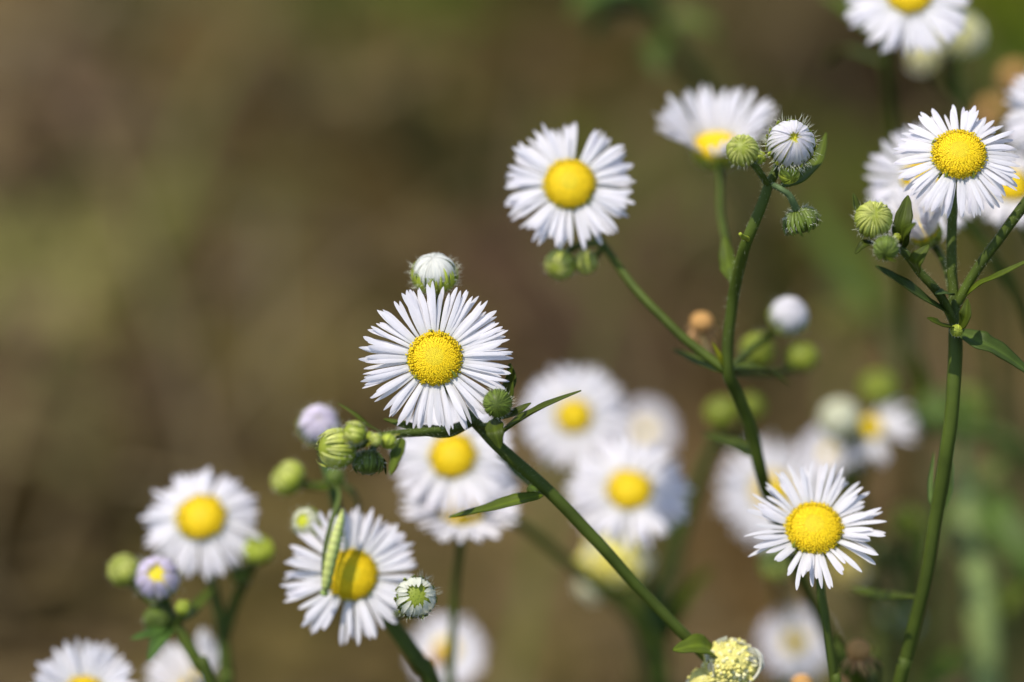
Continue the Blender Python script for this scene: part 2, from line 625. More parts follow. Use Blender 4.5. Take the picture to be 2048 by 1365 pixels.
def flower(P, x, y, d, rd, L, face, elev=0.0, curl=-.25, n=66, w=11.5, seed=0, gaps=(), roll=0.0, lil=.25, big=True, label=None, jr=.06, tilt=0.0, lens=(.84, 1.07), down=0.0, name='flower_head', clump=.6, layers=2, cream=.5):
    """rd: disc radius px, L: ray length px from the disc's rim, w: ray width px"""
    rng = random.Random(seed * 31 + int(x) + int(y))
    u = px(1, d)
    R, Lm = rd * u, L * u * 1.06
    M = frame(x, y, d, face, roll)
    e = part_empty(P, name, M)
    if label:
        e['label'] = label
    mb = MB()
    r0 = R * .84
    def prof(s, rg, ly):
        e0 = elev + rg.gauss(0, .075) - ly * .07
        cv = curl + rg.gauss(0, .16)
        k = len(s)
        ang = e0 + cv * s
        ds = np.diff(s, prepend=0)
        rr = r0 + np.cumsum(np.cos(ang) * ds) * (Lm + R * .16)
        zz = np.cumsum(np.sin(ang) * ds) * (Lm + R * .16)
        return rr, zz - R * .10
    rays(mb, prof, int(n * 1.62), w * u * .80, rng, layers, jr, gaps, 5, 13 if big else 8, .35, lil, cream, .065, .05, lens, clump=clump)
    link('ray_petals', mb.mesh('ray_petals', M_PETAL), e)
    do = link('disc', disc_mesh(seed % 3, big), e)
    do.scale = (R, R, R)
    do.location = (0, 0, -R * .05)
    do.rotation_euler = (0, 0, seed)
    mb = MB()
    cr, ca = R * 1.0, .85
    core(mb, cr * .97, ca, GREEN_B * .9, math.pi * .52)
    bracts(mb, cr, ca, 40, .12, math.pi * .56, rng, GREEN_B, LIME * .75, LIME, jit=.1, pts=.85, m=5 if big else 3, k=8)
    if big:
        bud_hairs(mb, cr, ca, 70, rng, .4, 1.6)
    co = link('calyx', mb.mesh('calyx', M_BUD), e)
    co.location = (0, 0, -R * .20)
    return e

def withered(P, x, y, d, rpx, face, seed=0, label=None, yel=(.74, .68, .22), white=14, n=150, asp=.8, name='withered_head'):
    rng = random.Random(seed * 11 + int(x))
    r = px(rpx, d)
    M = frame(x, y, d, face)
    e = part_empty(P, name, M)
    if label:
        e['label'] = label
    mb = MB()
    core(mb, r * .84, .88, np.array(yel) * .6, math.pi, np.array(yel))
    n = int(n * 1.4)
    for i in range(n):
        q = (i + .5) / n
        th = q ** .6 * 1.9
        a = i * 2.4
        dv = np.array((math.sin(th) * math.cos(a), math.sin(th) * math.sin(a), math.cos(th) * asp))
        c = np.array(yel) * rng.uniform(.85, 1.15)
        if rng.random() < .2:
            c = np.array((.80, .76, .42))
        Ls = r * rng.uniform(.10, .26)
        p0 = dv * r * .76
        s = nrm(np.cross(dv, (.3, .2, 1)))
        b = np.cross(dv, s)
        bend = np.array([rng.gauss(0, .4) for _ in range(3)])
        pts = [p0 + dv * Ls * t + bend * Ls * t * t * .6 for t in (0, .4, .8, 1.0)]
        tube(mb, pts, np.array((.065, .080, .080, .02)) * r, [c * .9, c, c * 1.1, c], 5)
    link('spent_florets', mb.mesh('spent_florets', M_DRY), e)
    mb = MB()
    for i in range(white):
        a = rng.random() * 6.283
        k = 9
        s = np.linspace(0, 1, k)
        th = math.pi * .42 + s * rng.uniform(.7, 1.5)
        rr = r * (1.0 + .12 * np.sin(s * 4 + a))
        R_p = np.sin(th) * rr
        z = -np.cos(th) * rr * .95
        aa = a + s * rng.gauss(0, .5)
        Pp = np.stack([R_p * np.cos(aa), R_p * np.sin(aa), z], 1)
        S = np.stack([-np.sin(aa), np.cos(aa), np.zeros(k)], 1)
        T = nrm(np.gradient(Pp, axis=0))
        Nn = np.cross(T, S)
        ww = r * .20 * (.5 + .6 * np.sin(np.pi * s * .8)) * (1 - .6 * (s > .9))
        strip(mb, Pp, S, Nn, ww * .6, ww * .5, np.array((.82, .80, .66)) * rng.uniform(.85, 1.05), 5, -.3)
    link('shrivelled_petals', mb.mesh('shrivelled_petals', M_PETAL), e)
    mb = MB()
    core(mb, r * .66, .9, GREEN_B, math.pi * .5)
    bracts(mb, r * .7, .9, 30, .15, math.pi * .55, rng, GREEN_B, LIME * .8, LIME, jit=.15, pts=.85)
    link('calyx', mb.mesh('calyx', M_BUD), e)
    return e

def dried(P, x, y, d, rpx, face, seed=0, label=None, name='dried_head'):
    """bare orange-brown receptacle with brown reflexed bracts below"""
    rng = random.Random(seed * 7 + int(x))
    r = px(rpx, d)
    M = frame(x, y, d, face)
    e = part_empty(P, name, M)
    if label:
        e['label'] = label
    mb = MB()
    core(mb, r, .75, (.40, .22, .08), math.pi, (.62, .35, .12))
    for i in range(60):
        q = (i + .5) / 60
        th = q ** .5 * 1.5
        a = i * 2.4
        dv = np.array((math.sin(th) * math.cos(a), math.sin(th) * math.sin(a), math.cos(th) * .75))
        hair(mb, dv * r * .95, dv, r * .14, r * .09, rng, .1, np.array((.62, .35, .12)) * rng.uniform(.6, 1.25))
    link('receptacle', mb.mesh('receptacle', M_DRY), e)
    mb = MB()
    for i in range(22):
        a = i * 6.283 / 22 + rng.gauss(0, .1)
        k = 7
        s = np.linspace(0, 1, k)
        rr = r * (.55 + 1.0 * s * rng.uniform(.4, 1.3))
        z = -r * (.45 + 1.25 * s ** 1.3 * rng.uniform(.5, 1.3))
        Pp = np.stack([rr * np.cos(a), rr * np.sin(a), z], 1)
        S = np.tile(np.array((-math.sin(a), math.cos(a), 0)), (k, 1))
        T = nrm(np.gradient(Pp, axis=0))
        c = np.array((.50, .29, .13)) * rng.uniform(.6, 1.4)
        strip(mb, Pp, S, np.cross(T, S), r * .17 * (1 - .8 * s), r * .05, c, 3)
    link('bracts', mb.mesh('bracts', M_DRY), e)
    return e

def tiny_bud(P, x, y, d, rpx, face=(0, .6, .8), seed=0, dark=False, name='green_bud'):
    c = (GREEN_B, LIME * .9, LIME * 1.1) if not dark else (GREEN_B * .6, GREEN_B * .8, GREEN_B)
    return green_bud(P, x, y, d, rpx, face, seed, 1.0, c, 30, n=14, name=name, rag=.06)

# ------------------------------------------------------------------ the setting: soil, dead grass, low weeds
def ground_at(x, y):
    p = pt(x, y, 0) - CAM
    return CAM + p * (-CAM.z / p.z)

def make_ground():
    rng = np.random.RandomState(4)
    g = np.sinh(np.linspace(-6.2, 6.2, 121)) / np.sinh(6.2) * 120
    n = len(g)
    X, Y = np.meshgrid(g, g + .9)
    ph = rng.uniform(0, 6.28, (14, 2))
    Z = np.zeros_like(X)
    for i in range(14):
        f = 3 * 1.45 ** i if i < 9 else 1.2
        a = ph[i, 0]
        Z += .010 / (1 + .4 * i) * np.sin((X * math.cos(a) + Y * math.sin(a)) * f + ph[i, 1])
    Z -= .012
    mb = MB()
    mb.add(np.stack([X, Y, Z], -1).reshape(-1, 3), grid_faces(n, n), (1, 1, 1))
    m = bpy.data.materials.new('soil')
    m.use_nodes = True
    nt = m.node_tree
    N, l = nt.nodes, nt.links
    tc = N.new('ShaderNodeTexCoord')
    def noise(sc, det=5, rough=.6):
        k = N.new('ShaderNodeTexNoise')
        k.inputs['Scale'].default_value = sc
        k.inputs['Detail'].default_value = det
        k.inputs['Roughness'].default_value = rough
        l.new(tc.outputs['Object'], k.inputs['Vector'])
        return k
    def ramp(src, stops):
        r = N.new('ShaderNodeValToRGB')
        el = r.color_ramp.elements
        el[0].position, el[0].color = stops[0][0], (*stops[0][1], 1)
        el[1].position, el[1].color = stops[-1][0], (*stops[-1][1], 1)
        for p, c in stops[1:-1]:
            e = el.new(p)
            e.color = (*c, 1)
        l.new(src, r.inputs[0])
        return r
    brown = ramp(noise(13, 2, .4).outputs['Fac'], [(.34, SOIL[0]), (.46, SOIL[1]), (.56, SOIL[2]), (.68, SOIL[3])])
    moss = ramp(noise(8.3, 2, .45).outputs['Fac'], [(.50, (0, 0, 0)), (.62, (1, 1, 1))])
    big = N.new('ShaderNodeMix')
    big.data_type = 'RGBA'
    l.new(moss.outputs[0], big.inputs[0])
    l.new(brown.outputs[0], big.inputs[6])
    big.inputs[7].default_value = (.125, .125, .036, 1)
    fine = ramp(noise(160, 6, .7).outputs['Fac'], [(.3, (.45, .45, .45)), (.7, (1.5, 1.5, 1.5))])
    mx = N.new('ShaderNodeMix')
    mx.data_type = 'RGBA'
    mx.blend_type = 'MULTIPLY'
    mx.inputs[0].default_value = .8
    l.new(big.outputs[2], mx.inputs[6])
    l.new(fine.outputs[0], mx.inputs[7])
    bs = N['Principled BSDF']
    l.new(mx.outputs[2], bs.inputs['Base Color'])
    bs.inputs['Roughness'].default_value = .95
    bs.inputs['Specular IOR Level'].default_value = .02
    b = N.new('ShaderNodeBump')
    b.inputs['Distance'].default_value = .006
    l.new(noise(220, 6, .7).outputs['Fac'], b.inputs['Height'])
    l.new(b.outputs[0], bs.inputs['Normal'])
    tag(mb.build('ground', m), None, None, None, 'structure')

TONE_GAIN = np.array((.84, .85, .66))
SOIL = ((.036, .026, .009), (.060, .042, .018), (.085, .059, .028), (.115, .082, .044))
make_ground()
M_GRASS = new_mat('grass_blades', .8, .3, 60, .2, spec=.04)

def blades(mb, rng, cx, cy, spread, n, col, h=(.02, .06), wd=(.0012, .0028), lie=.9):
    for _ in range(n):
        x, y = cx + rng.gauss(0, spread), cy + rng.gauss(0, spread)
        a = rng.random() * 6.283
        L = rng.uniform(*h)
        le = rng.uniform(.2, lie * 1.5)
        dx, dy = math.cos(a), math.sin(a)
        k = 4
        s = np.linspace(0, 1, k)
        el = 1.35 - le * s
        P = np.stack([x + dx * np.cumsum(np.cos(el)) * L / k, y + dy * np.cumsum(np.cos(el)) * L / k, -.004 + np.cumsum(np.sin(el)) * L / k], 1)
        S = np.tile(np.array((-dy, dx, 0)), (k, 1))
        T = nrm(np.gradient(P, axis=0))
        w0 = rng.uniform(*wd)
        strip(mb, P, S, np.cross(S, T), w0 * (1 - .85 * s ** 2), w0 * .2, np.array(col) * rng.uniform(.7, 1.3), 2)

rng = random.Random(77)
DRYC, STRAW = (.130, .092, .042), (.22, .165, .085)

def lin(c):
    return np.array([(v / 255 / 12.92) if v < 10 else ((v / 255 + .055) / 1.055) ** 2.4 for v in c])

def litter(mb, cx, cy, spread, n, col, h=(.012, .034), wd=(.0015, .004)):
    """dead blades and leaf scraps lying flat on the soil"""
    for _ in range(n):
        x, y = cx + rng.gauss(0, spread), cy + rng.gauss(0, spread * 1.3)
        a = rng.random() * 6.283
        L = rng.uniform(*h)
        dx, dy = math.cos(a), math.sin(a)
        s = np.linspace(0, 1, 4)
        z = .002 + rng.random() * .012 + np.sin(s * math.pi) * L * rng.uniform(.02, .18)
        P = np.stack([x + dx * s * L, y + dy * s * L, z], 1)
        S = np.tile(np.array((-dy, dx, rng.gauss(0, .25))), (4, 1))
        w0 = rng.uniform(*wd)
        strip(mb, P, nrm(S), np.tile((0., 0., 1.), (4, 1)), w0 * np.array((.5, 1, .9, .2)), w0 * .25, np.array(col) * rng.uniform(.7, 1.3), 3)

# litter and low growth coloured lighter and darker spot by spot: picture x, y, size (px), tone
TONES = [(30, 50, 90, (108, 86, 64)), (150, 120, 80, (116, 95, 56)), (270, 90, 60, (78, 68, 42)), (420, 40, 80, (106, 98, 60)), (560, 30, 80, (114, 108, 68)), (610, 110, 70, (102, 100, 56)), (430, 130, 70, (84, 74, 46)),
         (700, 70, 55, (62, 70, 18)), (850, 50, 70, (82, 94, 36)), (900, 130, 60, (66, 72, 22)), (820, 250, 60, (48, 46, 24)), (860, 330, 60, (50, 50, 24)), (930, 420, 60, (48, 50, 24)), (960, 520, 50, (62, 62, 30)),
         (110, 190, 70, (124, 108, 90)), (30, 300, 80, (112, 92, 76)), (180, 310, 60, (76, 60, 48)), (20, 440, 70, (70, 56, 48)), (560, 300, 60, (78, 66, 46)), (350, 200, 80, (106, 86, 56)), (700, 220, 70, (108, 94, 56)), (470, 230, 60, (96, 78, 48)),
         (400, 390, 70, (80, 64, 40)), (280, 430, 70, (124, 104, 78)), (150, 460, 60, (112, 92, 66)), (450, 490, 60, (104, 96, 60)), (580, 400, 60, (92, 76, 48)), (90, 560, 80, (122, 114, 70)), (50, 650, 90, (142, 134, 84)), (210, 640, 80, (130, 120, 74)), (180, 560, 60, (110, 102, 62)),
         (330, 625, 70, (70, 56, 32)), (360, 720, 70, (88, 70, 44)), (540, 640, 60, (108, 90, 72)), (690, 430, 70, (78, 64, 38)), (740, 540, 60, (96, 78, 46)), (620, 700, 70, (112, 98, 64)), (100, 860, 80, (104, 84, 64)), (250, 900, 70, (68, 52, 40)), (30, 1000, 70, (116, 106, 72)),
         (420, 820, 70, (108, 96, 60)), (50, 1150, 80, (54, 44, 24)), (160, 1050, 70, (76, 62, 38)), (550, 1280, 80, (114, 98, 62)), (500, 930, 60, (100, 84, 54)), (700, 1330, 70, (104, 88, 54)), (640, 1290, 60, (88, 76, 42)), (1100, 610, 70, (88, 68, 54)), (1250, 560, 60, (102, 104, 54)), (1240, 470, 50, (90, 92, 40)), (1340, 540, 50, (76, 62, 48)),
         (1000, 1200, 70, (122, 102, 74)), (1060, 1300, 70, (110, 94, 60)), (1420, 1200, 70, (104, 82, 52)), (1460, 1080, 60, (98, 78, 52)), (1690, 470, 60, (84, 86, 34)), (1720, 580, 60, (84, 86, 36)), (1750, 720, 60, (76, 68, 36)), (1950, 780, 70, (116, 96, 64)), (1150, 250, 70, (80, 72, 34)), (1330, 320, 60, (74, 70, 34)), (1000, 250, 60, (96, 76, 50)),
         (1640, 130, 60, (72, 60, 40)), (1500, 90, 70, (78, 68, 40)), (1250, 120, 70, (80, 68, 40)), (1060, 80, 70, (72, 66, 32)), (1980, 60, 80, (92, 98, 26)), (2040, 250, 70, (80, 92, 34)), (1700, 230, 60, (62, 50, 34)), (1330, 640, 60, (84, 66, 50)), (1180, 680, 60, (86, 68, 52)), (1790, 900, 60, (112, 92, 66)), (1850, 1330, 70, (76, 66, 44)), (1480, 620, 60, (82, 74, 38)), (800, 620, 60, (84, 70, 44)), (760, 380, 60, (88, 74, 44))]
mb = MB()
for _ in range(420):                                   # dead blades everywhere, thinner away from the flowers
    g = ground_at(rng.uniform(-900, 2950), rng.uniform(-900, 2100))
    litter(mb, g.x, g.y, .012, 7, DRYC if rng.random() < .75 else STRAW)
for _ in range(900):                                   # and the ground to either side
    g = ground_at(1024, 682)
    x, y = g.x + rng.uniform(-.9, .9), g.y + rng.uniform(-.7, 1.1)
    if abs(x - g.x) > .22 or abs(y - g.y) > .24:
        litter(mb, x, y, .02, 8, DRYC if rng.random() < .7 else STRAW)
mg = MB()
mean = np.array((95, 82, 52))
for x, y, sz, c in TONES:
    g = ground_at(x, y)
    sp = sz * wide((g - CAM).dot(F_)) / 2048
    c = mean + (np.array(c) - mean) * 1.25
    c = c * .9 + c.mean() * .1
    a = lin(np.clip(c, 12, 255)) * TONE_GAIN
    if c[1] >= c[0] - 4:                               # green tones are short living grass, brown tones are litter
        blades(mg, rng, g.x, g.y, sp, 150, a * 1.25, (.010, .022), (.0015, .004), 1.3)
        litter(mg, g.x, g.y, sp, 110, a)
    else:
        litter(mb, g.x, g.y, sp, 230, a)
for _ in range(46):                                    # arching dry blades standing out of the litter
    g = ground_at(rng.uniform(-200, 2200), rng.uniform(-150, 1500))
    blades(mb, rng, g.x, g.y, .01, 2, STRAW if rng.random() < .6 else DRYC, (.05, .11), (.0008, .0016), 1.0)
for _ in range(34):                                    # taller dead stalks, left of the flowers and behind them
    g = ground_at(rng.uniform(-100, 2100), rng.uniform(100, 2300))
    blades(mb, rng, g.x, g.y, .01, 1, STRAW if rng.random() < .5 else (.10, .11, .03), (.07, .15), (.001, .002), .8)
tag(mb.build('dry_grass', M_GRASS), None, None, None, 'stuff')
tag(mg.build('grass', M_GRASS), None, None, None, 'stuff')

# ------------------------------------------------------------------ the fleabane in focus: long slanting stem, middle of the picture
P = plant('fleabane with the sharpest wide-open flower, on a long bare stem slanting down to the right',
          [(874, 722, 3, 8), (888, 765, 8, 9), (915, 805, 8, 9), (948, 842, 5, 11), (1000, 895, 4, 12), (1100, 985, 5, 12.5), (1190, 1080, 6, 12), (1280, 1180, 8, 11.5), (1380, 1283, 9, 11), (1440, 1345, 10, 11), (1500, 1430, 12, 11)], hairs=420, seed=1)
flower(P, 870, 717, 0, 53, 93, (-.03, .20, .98), elev=.14, curl=-.22, n=86, w=12.5, seed=1, lil=.22, gaps=((284, 292, .9), (120, 127, .8), (68, 74, .6), (246, 252, .7)))
branch(P, [(948, 842, 5, 9), (900, 860, 1, 9), (850, 864, -2, 8.5), (800, 868, -3, 8), (765, 873, -4, 8), (735, 884, -4, 8), (705, 893, -4, 9)], hairs=420, seed=3)
green_bud(P, 674, 897, -4, 38, (-.88, .08, .46), 1, 1.0, hairs=230, n=26, rag=.07, top=.86)
green_bud(P, 709, 866, -7, 23, (-.8, .30, .5), 2, .95, hairs=130, n=16, rag=.10, top=.85)
green_bud(P, 752, 880, -8, 12, (-.6, .0, .8), 21, .9, hairs=40, n=14, rag=.08)
tiny_bud(P, 740, 873, -7, 9, (-.6, .5, .5), 3)
tiny_bud(P, 777, 883, -7, 15, (-.3, -.4, .8), 4)
green_bud(P, 736, 926, -3, 29, (.05, -.93, .30), 5, .85, (GREEN_B * .7, GREEN_B * .8, GREEN_B), 130, n=26, rag=.08, top=.8)  # shade under the branch put into its darker bract colours
branch(P, [(775, 878, -4, 6), (752, 890, -3, 6), (741, 908, -3, 7)], seed=5, hairs=40)
leaf(P, [(765, 866, -5), (735, 850, -7), (705, 826, -7), (676, 807, -6)], 11, (.3, .7, .6), np.array(LEAF_C) * 1.2)
leaf(P, [(800, 868, -4), (775, 876, -7), (745, 884, -8), (733, 894, -8)], 9, (.2, .8, .5), LIME * .6)
leaf(P, [(735, 880, -6), (715, 882, -8), (695, 880, -8)], 8, (.2, .8, .5), LIME * .6)
leaf(P, [(797, 878, -4), (796, 900, -6), (780, 950, -8)], 32, (-.35, .35, .85), np.array(LEAF_C) * 1.25, .15)
leaf(P, [(752, 905, -3), (768, 920, -2), (772, 950, -2)], 12, (-.7, .2, .6))
leaf(P, [(945, 846, 5), (900, 868, 5), (850, 866, 4), (768, 838, 5)], 42, (.1, .75, .5), fold=.45)
branch(P, [(938, 835, 7, 7), (905, 780, 12, 7), (886, 690, 14, 7), (882, 630, 12, 7), (874, 580, 8, 8)], hairs=60, seed=7)
white_bud(P, 869, 546, 6, 45, (-.05, .84, .54), 2, .86, hole=.0, cal=.62, lil=.02, base=np.array((.84, .84, .78)), hairs=260, n=46, inner=(.75, .75, .62), lens=(.93, 1.05), label='round bud just opening, white folded petals over a lime cup')
branch(P, [(960, 855, 4, 7), (985, 850, 2, 7), (996, 830, 0, 7)], hairs=40, seed=8)
green_bud(P, 995, 807, -2, 28, (-.05, -.05, 1), 8, .9, (GREEN_B * .6, GREEN_B * .8, GREEN_B * 1.3), 130, n=40)  # bracts tinted darker to imitate the shade it sits in
leaf(P, [(1000, 822, 2), (1012, 790, 3), (1024, 760, 3), (1019, 727, 3)], 36, (-.6, .35, .7), np.array(LEAF_C) * .8, .35)
leaf(P, [(1010, 815, 0), (1022, 795, 0), (1026, 762, 0)], 15, (-.7, .2, .7), np.array(LEAF_C) * .9)
leaf(P, [(1000, 838, 0), (1025, 830, -1), (1062, 806, -1)], 26, (.1, .8, .5), np.array(LEAF_C) * .9, .35)
leaf(P, [(1000, 868, 3), (1040, 840, 2), (1090, 812, 1), (1162, 781, 0)], 36, (.25, .75, .35), np.array(LEAF_C) * .9, .3, shape=.75)
leaf(P, [(988, 838, 0), (990, 862, -3), (1000, 898, -3)], 38, (-.1, .2, .95), np.array(LEAF_C) * .8, .1)
leaf(P, [(1085, 992, 6), (1045, 960, 11), (1018, 930, 13), (990, 910, 14)], 26, (.5, .7, .4))
tiny_bud(P, 1066, 980, 5, 12, (-.7, .4, .5), 9)
leaf(P, [(1085, 990, 4), (1035, 1000, 3), (980, 1015, 4), (898, 1034, 6)], 38, (.0, .8, .55), np.array(LEAF_C) * 1.15, .2)
leaf(P, [(1440, 1315, 9), (1405, 1290, 6), (1346, 1300, 5)], 52, (-.1, .6, .75), np.array(LEAF_C) * 1.4, .15)

# ------------------------------------------------------------------ the forked fleabane right of it
P = plant('tall forked fleabane, pink-white bud at its tip, round open flower on a side branch',
          [(1572, 300, 3, 8), (1556, 335, 3, 9), (1538, 370, 2, 10), (1520, 420, 2, 11), (1494, 485, 3, 11.5), (1472, 560, 7, 11.5), (1460, 640, 9, 11), (1455, 740, 10, 12), (1475, 790, 12, 13), (1505, 870, 15, 13), (1525, 960, 18, 12.5), (1560, 1060, 26, 12), (1600, 1150, 34, 12), (1645, 1250, 42, 12), (1675, 1340, 50, 12), (1695, 1430, 60, 12)], hairs=260, seed=11)
white_bud(P, 1582, 288, 0, 50, (.08, .28, .95), 3, .85, hole=.035, cal=.52, lil=.28, hairs=220, n=60, lens=(.93, 1.02), inner=(.40, .38, .02), label='fat pink-white bud with its folded petals meeting round a small hole', wf=1.4, cc=(GREEN_B, LIME, LIME * 1.3))
branch(P, [(1537, 372, 2, 6.5), (1522, 350, 0, 7), (1508, 330, -1, 7), (1494, 316, -1, 8)], hairs=60, seed=12)
green_bud(P, 1485, 302, -3, 31, (-.15, .30, .94), 12, .9, hairs=120, n=38)
tiny_bud(P, 1519, 316, 0, 13, (.3, .3, .9), 13)
leaf(P, [(1560, 372, 4), (1600, 355, 4), (1635, 320, 5), (1652, 266, 6)], 38, (-.5, .55, .65), np.array(LEAF_C) * 1.2, .2)
tiny_bud(P, 1578, 348, 1, 20, (.2, -.5, .85), 14)
branch(P, [(1541, 368, 2, 6), (1562, 378, 1, 6), (1580, 392, 1, 6.5), (1592, 418, 2, 8)], hairs=60, seed=15, col=(.085, .13, .05))
green_bud(P, 1602, 442, 3, 33, (.28, -.90, -.10), 15, .78, (GREEN_B * .7, GREEN_B * .9, GREEN_B * 1.1), 220, n=30, rag=.13, top=.8)  # bract colours darkened as shade from the bud and leaf above
branch(P, [(1499, 480, 3, 6), (1488, 476, 1, 5), (1480, 468, 0, 3.5)], seed=16, col=LIME * .6)
branch(P, [(1432, 305, 27, 12), (1440, 345, 25, 8), (1441, 420, 22, 8), (1452, 490, 17, 8.5), (1468, 570, 8, 9)], seed=17)
flower(P, 1432, 290, 27, 45, 98, (-.04, .82, .57), elev=.95, curl=-.30, n=72, w=13, seed=2, lil=.15, gaps=((228, 262, .95),), label='open flower seen from the side, petals raised like a funnel')
leaf(P, [(1464, 560, 9), (1455, 520, 12), (1448, 470, 14)], 36, (-.5, .3, .8))
branch(P, [(1142, 380, 17, 9), (1165, 430, 22, 8), (1208, 490, 18, 8), (1265, 570, 14, 8.5), (1325, 635, 12, 9), (1385, 690, 11, 9.5), (1453, 742, 10, 10)], seed=18)
flower(P, 1139, 368, 14, 50, 78, (-.02, .26, .96), elev=.10, curl=-.2, n=78, w=13, seed=3, lil=.3, gaps=((70, 82, .8), (284, 290, .8), (15, 20, .6)))
green_bud(P, 1120, 530, 16, 29, (-.45, -.30, .8), 18, .95, hairs=50)
green_bud(P, 1171, 526, 16, 23, (.1, .15, .95), 19, .95, hairs=40)
branch(P, [(1205, 486, 18, 7), (1165, 490, 20, 7), (1130, 505, 19, 8)], seed=20)
branch(P, [(1208, 490, 18, 6), (1195, 510, 18, 6), (1180, 522, 17, 7)], seed=21)
leaf(P, [(1448, 745, 10), (1400, 724, 13), (1345, 698, 16)], 30, (.1, .75, .6))
leaf(P, [(1452, 742, 10), (1440, 715, 9), (1425, 685, 9)], 14, (.3, .5, .8), LIME * .5)
leaf(P, [(1456, 742, 10), (1500, 735, 14), (1540, 745, 17), (1580, 768, 19)], 34, (-.1, .8, .55), np.array(LEAF_C) * 1.1)
leaf(P, [(1512, 915, 17), (1470, 890, 22), (1405, 868, 28)], 46, (.1, .8, .55))
branch(P, [(1574, 655, 29, 9), (1545, 668, 28, 8), (1500, 700, 22, 7.5), (1458, 742, 11, 8)], seed=22)
white_bud(P, 1578, 632, 27, 41, (.25, .58, .75), 5, .9, hole=.0, cal=.5, lil=.15, hairs=40, n=40, inner=(.75, .75, .68))
green_bud(P, 1515, 702, 34, 34, (-.1, .2, .9), 23, .9, (GREEN_B, LIME * .6, LIME * .8), 30)
green_bud(P, 1604, 715, 38, 30, (-.2, .7, .7), 24, .8, (GREEN_B, LIME * .7, LIME * .85), hairs=30)
branch(P, [(1604, 730, 38, 9), (1560, 745, 34, 8), (1500, 748, 22, 8), (1460, 748, 11, 8)], seed=25)
branch(P, [(1515, 715, 36, 8), (1490, 735, 26, 7), (1460, 746, 11, 7)], seed=26)
branch(P, [(1403, 672, 24, 6), (1420, 710, 18, 6), (1452, 744, 10, 6)], seed=27, col=(.13, .10, .04))
dried(P, 1403, 645, 24, 23, (.0, .7, .7), 3, label='dried orange-brown seed head')

# ------------------------------------------------------------------ the fleabane at the right edge
P = plant('upright dark-stemmed fleabane at the right, sharp open flower above a joint with narrow leaves',
          [(1917, 315, 4, 9), (1910, 370, 7, 9), (1905, 425, 5, 9.5), (1903, 520, 4, 10), (1906, 580, 4, 10.5), (1910, 640, 4, 13), (1911, 700, 4, 14), (1905, 800, 4, 14), (1893, 900, 5, 14), (1875, 1020, 7, 14), (1850, 1160, 9, 13.5), (1815, 1310, 12, 13), (1785, 1430, 14, 13)], hairs=420, seed=31)
flower(P, 1918, 308, 0, 53, 72, (.0, .44, .90), elev=-.06, curl=-.36, n=78, w=12.5, seed=4, lil=.32, gaps=((98, 106, .8), (72, 78, .6), (225, 232, .8)), lens=(.80, 1.1))
branch(P, [(1908, 648, 4, 9), (1880, 592, 2, 9), (1840, 545, 1, 8.5), (1806, 502, 0, 8), (1775, 480, 1, 8), (1756, 462, 0, 9)], hairs=160, seed=32)
green_bud(P, 1747, 440, -2, 36, (-.05, .34, .94), 33, .9, (GREEN_B, LIME, PALE * 1.15), 190, n=40)
branch(P, [(1800, 496, 0, 6), (1785, 492, -2, 6), (1776, 494, -3, 6)], hairs=40, seed=33)
green_bud(P, 1772, 496, -4, 24, (-.15, -.5, .85), 34, .9, (GREEN_B * .6, GREEN_B * .8, GREEN_B * 1.2), 150, n=30, rag=.07)
tiny_bud(P, 1793, 477, -2, 10, (.2, .3, .9), 35)
leaf(P, [(1732, 436, 2), (1715, 420, 3), (1707, 387, 4)], 26, (.6, .3, .7), np.array(LEAF_C) * .9)
leaf(P, [(1755, 488, -1), (1730, 488, -2), (1710, 508, -2)], 22, (.1, .8, .5), np.array(LEAF_C) * .7)
leaf(P, [(1780, 505, -4), (1780, 520, -5), (1792, 524, -6)], 14, (.1, .7, .6), np.array(LEAF_C) * .7)
leaf(P, [(1808, 496, 0), (1803, 460, -2), (1810, 425, -2), (1816, 391, -1)], 38, (-.15, .1, .97), np.array(LEAF_C) * .75, .12)
leaf(P, [(1803, 492, -1), (1810, 465, -4), (1832, 446, -5)], 22, (-.5, .3, .8), np.array(LEAF_C) * .9)
leaf(P, [(1836, 545, 0), (1832, 522, -2), (1858, 490, -2)], 34, (-.4, .3, .85), np.array(LEAF_C) * 1.05, .2)
leaf(P, [(1897, 625, 3), (1855, 600, 0), (1805, 565, -2), (1752, 532, -3)], 38, (.1, .75, .62), np.array((.045, .080, .026)), .2)
flower(P, 1850, 462, 12, 30, 92, (-.45, .72, .48), elev=1.30, curl=-.45, n=60, w=14, seed=5, lil=.05, label='half-closed fading flower, creamy petals gathered over a green cup', cream=.8)
branch(P, [(1852, 470, 14, 14), (1870, 495, 13, 9), (1893, 540, 8, 8), (1905, 600, 4, 8)], seed=36)
branch(P, [(1912, 612, 4, 10), (1950, 545, 3, 10), (2000, 475, 2, 10.5), (2060, 395, 1, 10.5), (2110, 330, 1, 10)], hairs=200, seed=37)
green_bud(P, 2118, 315, 1, 36, (.4, .8, .4), 37)
leaf(P, [(1918, 605, 4), (1955, 572, 2), (2000, 550, 0), (2075, 512, -1)], 24, (-.2, .8, .55), np.array(LEAF_C) * 1.2, .3)
leaf(P, [(1915, 662, 4), (1960, 682, 2), (2005, 705, 2), (2075, 758, 3)], 46, (-.2, .72, .65), np.array((.048, .086, .028)), .2)
leaf(P, [(1908, 655, 3), (1885, 650, 0), (1855, 636, -1)], 30, (.0, .8, .6), np.array(LEAF_C) * .9)
leaf(P, [(1918, 658, 2), (1930, 635, 0), (1935, 598, 0)], 30, (-.5, .3, .8), np.array(LEAF_C) * .9)
leaf(P, [(1905, 590, 3), (1892, 585, 1), (1870, 588, 0)], 24, (.0, .8, .6), np.array((.045, .085, .04)))
